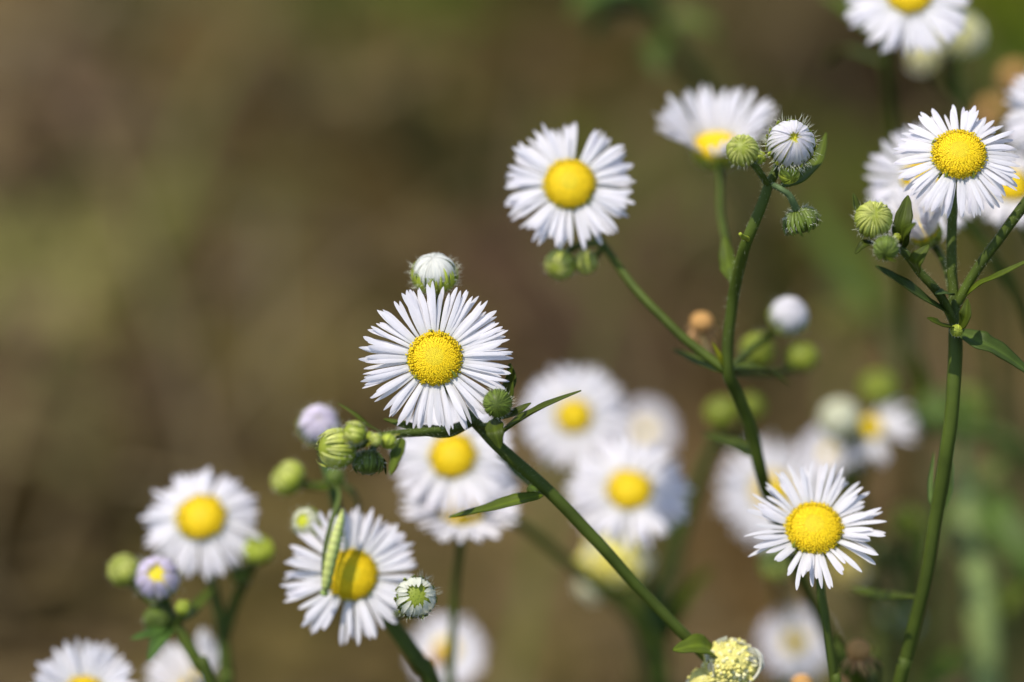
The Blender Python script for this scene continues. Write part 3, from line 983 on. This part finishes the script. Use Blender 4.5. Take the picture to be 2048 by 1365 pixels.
tiny_bud(P, 1913, 662, 1, 12, (.1, .0, 1), 38)
leaf(P, [(1872, 1030, 7), (1862, 980, 8), (1868, 905, 10)], 14, (-.6, .2, .75), np.array((.07, .13, .05)), .3)
leaf(P, [(1878, 1030, 8), (1898, 985, 10), (1906, 925, 12)], 13, (.5, .2, .8), np.array((.06, .11, .04)), .3)
leaf(P, [(1845, 1195, 10), (1800, 1198, 16), (1760, 1192, 20), (1703, 1176, 24)], 46, (.05, .75, .6), np.array(LEAF_C) * 1.05)

# ------------------------------------------------------------------ lower right flower and the drooping florets by its foot
P = plant('open flower with ragged, unevenly spaced petals on a thin dark stem, low at the right',
          [(1630, 1075, 8, 12), (1634, 1110, 12, 9), (1637, 1150, 9, 9), (1650, 1240, 8, 9.5), (1668, 1365, 9, 10), (1680, 1450, 10, 10)], seed=41, hairs=60)
flower(P, 1628, 1056, 6, 55, 80, (-.01, .50, .86), elev=.34, curl=-.24, n=76, w=12, seed=6, lil=.15, gaps=((205, 245, .5), (282, 330, .35), (178, 192, .5), (50, 60, .7)), lens=(.66, 1.12), jr=.10)

P = plant('wilting yellow-cream flower head with limp white petals, beside a triangular leaf',
          [(1455, 1365, 12, 12), (1458, 1420, 14, 10), (1462, 1480, 16, 10)], seed=43)
withered(P, 1462, 1330, 8, 58, (.15, .75, .6), 1, n=260, white=16)
withered(P, 1408, 1366, 8, 36, (-.6, .4, .7), 2, white=4, n=110)
branch(P, [(1420, 1380, 10, 8), (1440, 1410, 12, 8), (1458, 1440, 14, 9)], seed=44)

P = plant('thin stalk of small dried orange-brown seed heads under the ragged open flower',
          [(1726, 1324, 19, 7), (1738, 1370, 22, 7), (1742, 1440, 24, 8)], seed=45, col=(.10, .11, .03))
dried(P, 1717, 1300, 17, 25, (-.15, .85, .5), 1)
dried(P, 1682, 1366, 18, 18, (.1, .8, .6), 2)
dried(P, 1604, 1368, 18, 22, (.0, .8, .6), 4)
branch(P, [(1682, 1380, 19, 5), (1700, 1420, 21, 5), (1741, 1450, 24, 6)], seed=46, col=(.10, .11, .03))
branch(P, [(1604, 1385, 19, 5), (1650, 1430, 21, 5), (1741, 1460, 24, 6)], seed=47, col=(.10, .11, .03))
leaf(P, [(1735, 1400, 22), (1710, 1370, 20), (1690, 1330, 20), (1672, 1270, 22)], 44, (-.4, .4, .8), np.array(LEAF_C) * 1.2)
leaf(P, [(1742, 1410, 23), (1752, 1360, 24), (1750, 1290, 26)], 26, (-.5, .2, .8), np.array(LEAF_C) * .8)

# ------------------------------------------------------------------ lower left group
P = plant('fleabane at the lower left whose open flower carries the green caterpillar, a lilac bud above',
          [(706, 1160, 19, 10), (735, 1195, 23, 12), (770, 1232, 21, 15), (800, 1272, 20, 16), (840, 1330, 20, 16.5), (885, 1430, 21, 16.5)], seed=51, hairs=60)
flower(P, 703, 1150, 14, 50, 84, (.06, .22, .97), elev=.12, curl=-.25, n=72, w=14, seed=7, lil=.35, gaps=((250, 258, .8), (205, 212, .6), (300, 308, .7), (140, 147, .6)))
branch(P, [(770, 1232, 21, 9), (800, 1230, 12, 9), (824, 1212, 7, 9)], seed=52)
white_bud(P, 832, 1195, 4, 43, (.12, .22, .97), 6, .85, hole=.11, cal=.52, lil=.0, hairs=90, n=36, base=np.array((.82, .82, .70)), inner=(.17, .21, .02), label='half-open bud, short white petals standing round a green hole', wf=1.35, lens=(.80, 1.06))
branch(P, [(740, 1195, 24, 8), (690, 1120, 26, 8), (640, 1070, 24, 8), (618, 1052, 20, 8)], seed=53)
white_bud(P, 613, 1046, 17, 31, (-.30, .22, .92), 7, .9, hole=.10, cal=.60, lil=.0, hairs=70, n=30, inner=(.36, .38, .015), base=np.array((.80, .80, .62)), label='young bud with a pale ring round a lime centre')
branch(P, [(640, 870, 22, 12), (650, 920, 22, 11), (663, 972, 23, 11), (682, 1060, 27, 11), (725, 1180, 25, 11), (770, 1232, 21, 12)], seed=54, col=(.060, .105, .035))
white_bud(P, 638, 850, 21, 43, (.05, .45, .88), 8, .9, hole=.02, cal=.52, lil=.55, hairs=60, n=44, inner=(.6, .58, .45), base=np.array((.84, .77, .86)), label='lilac-white bud about to open')
green_bud(P, 577, 957, 25, 34, (-.65, .60, .45), 55, .85, hairs=60)
branch(P, [(590, 965, 26, 9), (620, 972, 26, 9), (663, 972, 24, 9)], seed=56)
leaf(P, [(665, 972, 22), (640, 978, 18), (612, 972, 16)], 26, (.1, .8, .6), np.array(LEAF_C))
leaf(P, [(666, 965, 21), (678, 990, 15), (662, 1050, 12), (648, 1110, 11), (644, 1165, 11.5)], 11, (-.3, .3, .9), np.array((.075, .12, .05)), .3)
leaf(P, [(672, 965, 23), (705, 985, 24), (716, 1020, 26), (706, 1075, 25)], 16, (.6, .3, .7), np.array((.075, .12, .06)), .3)
tiny_bud(P, 672, 955, 21, 18, (.2, .2, .9), 57, True)

P = plant('leftmost upright fleabane, an open flower with drooping petals on a forked stem',
          [(404, 1048, 32, 12), (412, 1090, 36, 10), (426, 1180, 35, 11), (446, 1260, 34, 13), (453, 1365, 34, 14), (456, 1440, 35, 14)], seed=61)
flower(P, 402, 1034, 28, 46, 77, (-.02, .50, .86), elev=-.20, curl=-.40, n=74, w=14, seed=8, lil=.35, big=False)
branch(P, [(510, 1115, 30, 12), (490, 1160, 32, 10), (466, 1215, 34, 11), (448, 1270, 34, 12)], seed=62)
green_bud(P, 513, 1100, 29, 34, (.10, .80, .55), 62, .7, (GREEN_B, LIME, LIME * 1.2), 30)
tiny_bud(P, 480, 1150, 31, 18, (-.3, .2, .9), 63, True)

P = plant('fleabane holding a lilac half-open bud with a yellow eye, before the drooping-petalled flower',
          [(322, 1180, 22, 14), (338, 1225, 21, 11), (365, 1275, 20, 11.5), (400, 1335, 20, 12), (440, 1420, 20, 12)], seed=65)
white_bud(P, 315, 1156, 19, 46, (.0, .33, .94), 9, .88, hole=.085, cal=.45, lil=.95, hairs=40, n=44, inner=(.55, .46, .01), base=np.array((.80, .72, .86)), label='lilac half-open bud with a yellow eye')
green_bud(P, 248, 1141, 24, 31, (-.35, .55, .7), 66, .9, hairs=40)
branch(P, [(255, 1155, 25, 8), (290, 1190, 25, 8), (338, 1235, 21, 9)], seed=66)
tiny_bud(P, 366, 1216, 17, 15, (.1, .6, .8), 67)
branch(P, [(366, 1226, 18, 5), (355, 1250, 20, 6)], seed=67)
leaf(P, [(352, 1250, 20), (385, 1222, 24), (432, 1165, 30)], 38, (-.3, .6, .75), np.array(LEAF_C) * 1.1)
green_bud(P, 315, 1240, 20, 27, (-.3, -.3, .9), 68, .9, (GREEN_B * .5, GREEN_B * .7, GREEN_B), 20)
leaf(P, [(345, 1255, 20), (320, 1280, 17), (296, 1322, 15)], 34, (-.2, .5, .85), np.array((.055, .12, .045)))
leaf(P, [(340, 1250, 20), (308, 1265, 18), (262, 1278, 17)], 28, (.0, .7, .7), np.array((.055, .12, .045)))

P = plant('fleabane flower cut off by the bottom edge in the left corner, petals spread',
          [(168, 1395, 28, 12), (168, 1430, 30, 11), (170, 1480, 30, 11)], seed=71)
flower(P, 168, 1388, 24, 36, 72, (.05, .45, .88), elev=.50, curl=-.2, n=60, w=14, seed=9, lil=.2, big=False, gaps=((98, 106, .8), (150, 158, .7)))

P = plant('blurred white flower with folded petals, behind the stem of the lilac yellow-eyed bud',
          [(372, 1375, 44, 12), (380, 1420, 46, 11), (385, 1480, 46, 11)], seed=73)
flower(P, 392, 1370, 40, 36, 82, (-.45, .75, .45), elev=1.0, curl=-.2, n=60, w=15, seed=10, lil=.0, big=False, gaps=((60, 110, .6),), cream=.7)

# ------------------------------------------------------------------ soft flowers between the two main stems
P = plant('blurred open fleabane directly beneath the sharpest flower, partly covered by a side-on one',
          [(908, 930, 36, 12), (930, 965, 42, 10), (980, 1015, 46, 10), (1060, 1062, 50, 11), (1180, 1160, 56, 12), (1300, 1270, 62, 13), (1340, 1440, 66, 14)], seed=81)
flower(P, 905, 912, 31, 43, 80, (-.10, .30, .95), elev=.08, curl=-.25, n=66, w=15, seed=11, lil=.3, big=False)

P = plant('side-on white fleabane with bell-shaped green cup on a straight thin upright stem',
          [(922, 1062, 33, 16), (921, 1095, 33, 9), (911, 1170, 34, 8.5), (905, 1260, 35, 8.5), (902, 1365, 36, 9), (900, 1450, 36, 9)], seed=83)
flower(P, 924, 1018, 32, 45, 84, (.06, .70, .71), elev=.72, curl=-.35, n=62, w=15, seed=12, lil=.15, big=False)

P = plant('very blurred pale flower with a tan centre, behind a straight thin stem',
          [(893, 1310, 82, 12), (893, 1365, 84, 11), (893, 1470, 86, 11)], seed=85)
flower(P, 893, 1300, 76, 24, 52, (.0, .45, .9), elev=.1, n=54, w=14, seed=13, lil=.5, big=False)
dried(P, 877, 1312, 62, 17, (.0, .7, .7), 5)

P = plant('blurred round flower, upper of the soft trio, a long leaf tip before its disc',
          [(1150, 848, 62, 12), (1170, 900, 70, 10), (1210, 1010, 78, 11), (1262, 1150, 80, 12), (1300, 1300, 80, 14), (1325, 1450, 82, 14)], seed=87)
flower(P, 1148, 832, 55, 33, 72, (.0, .22, .97), elev=.10, curl=-.25, n=66, w=14, seed=14, lil=.3, big=False)

P = plant('largest blurred flower of the soft trio, just right of the long slanting stem',
          [(1262, 1000, 50, 12), (1275, 1060, 58, 10), (1295, 1160, 66, 12), (1315, 1270, 68, 17), (1325, 1365, 70, 19), (1330, 1460, 72, 20)], seed=89, col=(.040, .072, .018))
flower(P, 1258, 980, 43, 43, 80, (.02, .56, .83), elev=.14, curl=-.25, n=70, w=15, seed=15, lil=.25, big=False)
leaf(P, [(1322, 1290, 68), (1355, 1230, 66), (1385, 1180, 64), (1425, 1135, 62)], 40, (-.5, .4, .75), np.array(LEAF_C) * .8)

P = plant('faintest pale fleabane flower of the soft trio, half hidden behind the other two',
          [(1295, 875, 106, 10), (1320, 960, 112, 10), (1345, 1100, 118, 11), (1330, 1250, 120, 12), (1325, 1460, 120, 12)], seed=91)
flower(P, 1292, 862, 100, 18, 42, (.1, .3, .95), elev=.2, n=54, w=13, seed=16, lil=.6, big=False)

P = plant('blurred withered yellow flower heads under the largest flower of the soft trio',
          [(1232, 1150, 74, 14), (1245, 1200, 76, 11), (1290, 1300, 76, 12), (1310, 1450, 78, 12)], seed=93)
withered(P, 1230, 1122, 62, 70, (.1, .85, .5), 3, white=8, n=150, yel=(.84, .76, .20))
withered(P, 1186, 1172, 70, 34, (-.6, .0, .8), 4, yel=(.70, .68, .45), white=10, n=60)
branch(P, [(1195, 1180, 72, 9), (1225, 1200, 75, 9), (1262, 1240, 76, 9)], seed=94)

P = plant('blurred green stem crossing behind the forked fleabane, with round lime buds',
          [(1450, 850, 52, 10), (1420, 905, 58, 11), (1385, 1000, 64, 13), (1350, 1110, 68, 14), (1325, 1230, 70, 15), (1318, 1450, 74, 16)], seed=95, col=(.07, .105, .022))
green_bud(P, 1444, 826, 52, 33, (-.2, .6, .75), 96, .85, (GREEN_B, LIME * .6, LIME * .75), 0)
green_bud(P, 1503, 815, 54, 26, (.2, .5, .8), 97, .9, (GREEN_B, LIME * .6, LIME * .7), 0)
branch(P, [(1503, 825, 54, 8), (1480, 870, 55, 9), (1425, 900, 58, 9)], seed=98)
leaf(P, [(1425, 895, 58), (1460, 885, 55), (1510, 905, 54)], 44, (.0, .8, .6))

# ------------------------------------------------------------------ soft flowers at the lower right
P = plant('blurred white fleabane flower behind the ragged open flower, only its left half showing',
          [(1548, 1000, 88, 12), (1556, 1100, 94, 11), (1570, 1250, 98, 12), (1580, 1460, 100, 12)], seed=101)
flower(P, 1545, 985, 80, 36, 74, (.15, .35, .92), elev=.15, n=66, w=15, seed=17, lil=.25, big=False)
green_bud(P, 1552, 1128, 48, 33, (-.1, .1, 1), 102, .9, (GREEN_B, LIME, PALE), 20)
branch(P, [(1552, 1140, 52, 8), (1562, 1200, 70, 8), (1568, 1260, 96, 9)], seed=102)

P = plant('blurred fleabane with a cream bud beside a lopsided white flower with orange disc',
          [(1684, 858, 70, 14), (1694, 900, 74, 13), (1712, 980, 80, 12), (1730, 1100, 84, 12), (1750, 1250, 86, 12), (1760, 1460, 88, 12)], seed=103, col=(.075, .095, .02))
white_bud(P, 1680, 838, 65, 43, (-.05, .55, .84), 11, .85, hole=.0, cal=.5, lil=.0, hairs=20, n=40, base=np.array((.80, .80, .62)), inner=(.75, .75, .6), label='cream bud')
flower(P, 1738, 856, 68, 26, 68, (-.30, .62, .72), elev=.25, curl=-.5, n=40, w=14, seed=18, lil=.35, big=False, gaps=((60, 228, 1.0), (20, 40, .7), (296, 325, .8)), lens=(.6, 1.1), label='lopsided flower with petals on one side only')
branch(P, [(1748, 870, 72, 10), (1735, 920, 76, 9), (1712, 985, 80, 10)], seed=104)
flower(P, 1655, 905, 76, 12, 42, (-.35, .3, .88), elev=.5, n=46, w=13, seed=19, lil=.5, big=False)
branch(P, [(1658, 920, 76, 8), (1680, 960, 78, 8), (1712, 995, 80, 9)], seed=105)

P = plant('blurred leafy fleabane branch bearing one lime bud above the cream bud',
          [(1762, 790, 72, 12), (1790, 815, 76, 12), (1850, 848, 80, 14), (1930, 865, 84, 15), (2010, 880, 88, 15), (2080, 960, 92, 15), (2120, 1200, 96, 15)], seed=107, col=(.065, .10, .018))
green_bud(P, 1757, 776, 70, 34, (-.2, .6, .75), 107, .85, (GREEN_B, LIME * .7, LIME * .85), 0)
leaf(P, [(1800, 825, 76), (1825, 795, 70), (1840, 760, 68), (1830, 700, 66)], 46, (.0, .6, .8), np.array(LEAF_C) * 1.1)
leaf(P, [(1850, 848, 80), (1890, 800, 86), (1945, 830, 88)], 60, (-.2, .7, .7), np.array((.075, .13, .05)))

P = plant('pale, very blurred small fleabane flower with a dull yellow disc near the bottom edge',
          [(1590, 1300, 116, 9), (1592, 1365, 120, 9), (1596, 1470, 122, 10)], seed=109)
flower(P, 1590, 1285, 84, 22, 50, (.0, .25, .97), elev=.1, n=52, w=12, seed=20, lil=.9, big=False, layers=2)

P = plant('blurred plant with yellowish withered heads, between the ragged flower and the upright dark stem',
          [(1815, 1060, 80, 10), (1812, 1120, 84, 10), (1800, 1220, 88, 11), (1795, 1330, 92, 12), (1795, 1470, 94, 12)], seed=111, col=(.055, .09, .022))
green_bud(P, 1812, 1042, 76, 31, (-.1, .5, .85), 112, .9, (GREEN_B, LIME * .7, LIME * .85), 0)
withered(P, 1700, 1136, 84, 42, (-.2, .7, .7), 5, yel=(.42, .34, .09), white=2, n=110)
withered(P, 1752, 1110, 90, 38, (.2, .6, .8), 6, yel=(.34, .32, .10), white=2, n=90)
branch(P, [(1706, 1160, 86, 8), (1740, 1220, 88, 8), (1797, 1280, 90, 9)], seed=113)
branch(P, [(1755, 1130, 91, 8), (1775, 1190, 90, 8), (1798, 1260, 90, 9)], seed=114)
leaf(P, [(1805, 1150, 86), (1765, 1085, 84), (1790, 1075, 80)], 50, (.1, .7, .7), np.array((.05, .10, .03)))
white_bud(P, 1800, 1245, 98, 40, (.1, .1, 1), 12, .8, hole=.1, cal=.6, lil=.1, hairs=0, n=36, base=np.array((.55, .58, .45)), label='dull half-open bud')

P = plant('thick pale green blurred stem with broad leaves in the lower right corner',
          [(1925, 960, 90, 22), (1938, 1040, 88, 27), (1955, 1150, 86, 30), (1966, 1270, 84, 30), (1970, 1365, 84, 30), (1972, 1460, 84, 30)], seed=115, col=(.175, .225, .072))
leaf(P, [(1928, 1000, 95), (1975, 1020, 88), (2030, 1085, 84), (2090, 1165, 82)], 96, (-.3, .7, .65), np.array((.060, .115, .036)), .15)
leaf(P, [(1926, 990, 96), (1960, 970, 98), (2000, 930, 98), (2050, 880, 98)], 44, (-.3, .6, .7), np.array((.085, .13, .045)), .2)
leaf(P, [(1966, 1260, 90), (2000, 1225, 88), (2060, 1160, 84), (2110, 1120, 82)], 60, (-.3, .6, .7), np.array((.10, .155, .05)), .2)
leaf(P, [(1930, 1000, 95), (1900, 1020, 92), (1860, 1100, 90), (1880, 1150, 88)], 50, (.2, .6, .8), np.array((.06, .10, .035)), .2)
leaf(P, [(1968, 1330, 90), (1930, 1320, 86), (1880, 1350, 84), (1850, 1390, 84)], 60, (.0, .8, .6), np.array((.09, .155, .035)), .2)
tiny_bud(P, 1935, 995, 90, 24, (.0, .2, .97), 116)
branch(P, [(1925, 965, 96, 14), (1920, 900, 104, 12), (1925, 840, 110, 11)], seed=117, col=(.075, .11, .035))
green_bud(P, 1926, 822, 112, 46, (.0, .5, .85), 117, .8, (GREEN_B * .8, GREEN_B * 1.3, GREEN_B * 1.5), 0)

# ------------------------------------------------------------------ upper right
P = plant('blurred fleabane flower behind the sharp right-hand flower, petals showing to its left',
          [(1858, 375, 30, 12), (1890, 410, 34, 10), (1940, 455, 36, 10), (1990, 520, 38, 10.5), (2040, 610, 42, 11), (2090, 740, 46, 11), (2120, 1000, 50, 11)], seed=121)
flower(P, 1852, 362, 23, 44, 74, (-.05, .30, .95), elev=.12, curl=-.2, n=68, w=14, seed=21, lil=.4, big=False)

P = plant('blurred white flower peeping out below and to the right of the sharp right-hand flower',
          [(2022, 385, 42, 12), (2050, 440, 46, 10), (2090, 540, 50, 10), (2120, 760, 54, 10)], seed=123)
flower(P, 2022, 370, 34, 36, 56, (.05, .55, .83), elev=.05, curl=-.25, n=62, w=14, seed=22, lil=.15, big=False)

P = plant('fleabane flower cut by the right edge, only a few petal tips in view',
          [(2126, 242, 32, 12), (2118, 300, 34, 10), (2128, 420, 36, 10), (2140, 700, 40, 10)], seed=125)
flower(P, 2124, 224, 28, 42, 74, (-.2, .3, .93), elev=.1, n=62, w=14, seed=23, lil=.3, big=False)

P = plant('fleabane flower cut by the top edge, white petals fanning down from its yellow disc',
          [(1816, 15, 40, 14), (1790, 60, 48, 11), (1775, 130, 54, 11), (1784, 230, 60, 12), (1800, 330, 68, 13), (1812, 480, 84, 13), (1822, 700, 110, 13), (1830, 1000, 140, 14), (1840, 1480, 170, 14)], seed=127)
flower(P, 1818, -14, 28, 44, 84, (.0, .42, .90), elev=.0, curl=-.2, n=70, w=15, seed=24, lil=.25, big=False)
leaf(P, [(1782, 90, 52), (1720, 40, 56), (1680, 10, 58), (1640, -10, 60)], 50, (.2, .7, .7))
leaf(P, [(1776, 130, 54), (1690, 100, 60), (1650, 130, 64)], 36, (.2, .8, .5), np.array(LEAF_C) * .9)

P = plant('two blurred withered cream flower heads just below the flower at the top edge',
          [(1905, 105, 64, 14), (1912, 160, 68, 12), (1925, 230, 72, 12), (1945, 330, 80, 12), (1975, 520, 96, 12), (2000, 900, 130, 12), (2010, 1480, 160, 12)], seed=129, col=(.085, .12, .03))
withered(P, 1912, 72, 60, 56, (.15, .75, .6), 7, yel=(.60, .58, .26), white=14, n=130)
withered(P, 1850, 112, 60, 38, (-.5, .3, .8), 8, yel=(.62, .58, .30), white=8, n=80)
branch(P, [(1858, 128, 64, 9), (1885, 170, 68, 9), (1920, 215, 71, 10)], seed=130)

P = plant('stalk with two very blurred tan seed heads in the upper right corner',
          [(2032, 175, 92, 9), (2036, 260, 98, 9), (2040, 420, 110, 10), (2045, 700, 130, 10), (2050, 1100, 150, 10), (2050, 1500, 170, 10)], seed=131, col=(.08, .10, .025))
dried(P, 2030, 152, 92, 27, (-.1, .7, .7), 6)
dried(P, 1984, 222, 95, 25, (.1, .6, .8), 7)
branch(P, [(1984, 240, 92, 8), (2005, 290, 98, 8), (2038, 350, 104, 9)], seed=132, col=(.08, .10, .025))

P = plant('very blurred dark stem with leaves at the top edge, slanting to a funnel-shaped flower',
          [(1285, -40, 106, 14), (1310, 20, 108, 15), (1345, 90, 112, 15), (1395, 165, 118, 15), (1450, 260, 135, 15), (1500, 400, 175, 15), (1530, 560, 230, 15), (1550, 800, 280, 15)], seed=133, col=(.050, .085, .020))
leaf(P, [(1322, 45, 110), (1360, 35, 108), (1400, 45, 106), (1440, 62, 106)], 60, (.0, .8, .6), np.array((.085, .125, .04)), .1)
leaf(P, [(1310, 20, 108), (1260, 10, 106), (1210, 25, 104), (1180, 80, 104)], 56, (.2, .7, .7), np.array((.045, .08, .025)), .1)
leaf(P, [(1300, 0, 107), (1240, -30, 104), (1180, -10, 100), (1140, 30, 100)], 60, (.0, .8, .6), np.array((.06, .12, .03)), .1)
leaf(P, [(1335, 70, 110), (1310, 100, 104), (1320, 150, 102)], 50, (-.2, .5, .8), np.array((.05, .09, .02)), .1)

P = plant('very blurred leafy stem in the gap between the forked and the upright fleabane',
          [(1660, 560, 200, 12), (1700, 600, 190, 14), (1760, 640, 180, 15), (1810, 720, 175, 15), (1830, 900, 175, 15), (1850, 1480, 190, 15)], seed=135, col=(.075, .11, .03))
leaf(P, [(1770, 650, 180), (1730, 615, 172), (1680, 625, 168), (1630, 640, 168)], 80, (.0, .8, .6), np.array((.085, .10, .022)), .1)
leaf(P, [(1770, 650, 180), (1700, 540, 185), (1640, 460, 190), (1600, 400, 195)], 70, (.3, .6, .7), np.array((.07, .12, .03)), .1)

# ------------------------------------------------------------------ a dead stalk far behind
e = bpy.data.objects.new('dead_stalk', None)
COL.objects.link(e)
foot = ground_at(540, 985)
a = foot + Vector((.002, .0, .066))
b = foot.lerp(a, .45)
dn = (b - a).normalized()
e.location = foot
tag(e, 'dead pale straw stalk standing far behind, a soft vertical streak on the brown ground', 'dead stalk')
rows = [(p.x, p.y, p.z, r) for p, r in ((a, .0004), (a.lerp(b, .5), .0005), (b, .0005), (b.lerp(foot, .5), .0006), (foot - Vector((0, 0, .01)), .0006))]
put(e, 'stem', stem_mesh(rows, (.50, .44, .30), 0, 9), M_DRY)
mb = MB()
for i in range(9):
    hair(mb, a + dn * .002 * i, -dn + Vector((math.cos(i * 2.4), math.sin(i * 2.4), 0)) * .5, .006, .0003, random.Random(i), .2, (.48, .42, .28))
put(e, 'dry_bracts', mb, M_DRY)

# ------------------------------------------------------------------ the caterpillar
def caterpillar():
    pts = [(650, 1182, 11.0, 4), (652, 1172, 10.7, 9.5), (656, 1150, 10.5, 11), (662, 1120, 10.5, 12), (669, 1090, 10.7, 12), (675, 1065, 11.0, 10.5), (681, 1042, 11.4, 8), (685, 1020, 12.0, 2.5)]
    q = smooth_path(screen_pts(pts), 9)
    P, r = q[:, :3], q[:, 3].copy()
    k = len(P)
    s = np.linspace(0, 1, k)
    r = r * (1 + .045 * np.cos(s * 13 * 2 * math.pi))
    T = nrm(np.gradient(P, axis=0))
    up = np.array(vec((-.55, .45, .7)))
    S = nrm(np.cross(T, up[None]))
    N = nrm(np.cross(S, T))
    m = 16
    th = np.arange(m) * 2 * math.pi / m
    V = P[:, None] + r[:, None, None] * (S[:, None] * np.sin(th)[None, :, None] + N[:, None] * np.cos(th)[None, :, None])
    back = np.clip(np.cos(th) * 1.6 - .4, 0, 1)[None, :, None] * np.ones((k, 1, 1))
    ring = (.88 + .12 * np.cos(s * 13 * 2 * math.pi))[:, None, None]
    side = np.clip(1 - np.abs(np.abs(np.sin(th)) - .9) * 9, 0, 1)[None, :, None] * .5
    base, pale = np.array((.19, .32, .05)), np.array((.55, .60, .18))
    C = base * (1 - back) + pale * back
    C = C * (1 - side) + np.array((.60, .64, .30)) * side
    C = C * ring
    o0 = pt(652, 1150, 12)
    e = bpy.data.objects.new('caterpillar', None)
    COL.objects.link(e)
    e.location = o0
    tag(e, 'slim pale green caterpillar with a lighter stripe, lying across petals beside a disc', 'caterpillar')
    mb = MB()
    mb.add(V.reshape(-1, 3), grid_faces(k, m, True) + [tuple(range(m))[::-1], tuple((k - 1) * m + j for j in range(m))], C.reshape(-1, 3))
    put(e, 'body', mb, M_WORM)
    mb = MB()
    h = P[2]
    rr = np.array([.2, .75, 1, .8, .3]) * px(9, 5)
    c = h - T[2] * px(6, 5)
    tube(mb, [c - T[2] * px(a, 5) for a in (-6, -2, 2, 6, 9)], rr, (.30, .40, .10), 12)
    put(e, 'head', mb, M_WORM)
    for f in (.12, .17, .22, .52, .58, .64, .70, .9):
        i = int(f * (k - 1))
        for sd in (-1, 1):
            mb = MB()
            a = P[i] - N[i] * r[i] * .75 + S[i] * sd * r[i] * .5
            tube(mb, [a, a - N[i] * r[i] * .4 + S[i] * sd * r[i] * .12, a - N[i] * r[i] * .55], np.array((.16, .14, .06)) * r[i], (.22, .34, .07), 6)
            put(e, 'leg', mb, M_WORM)
caterpillar()
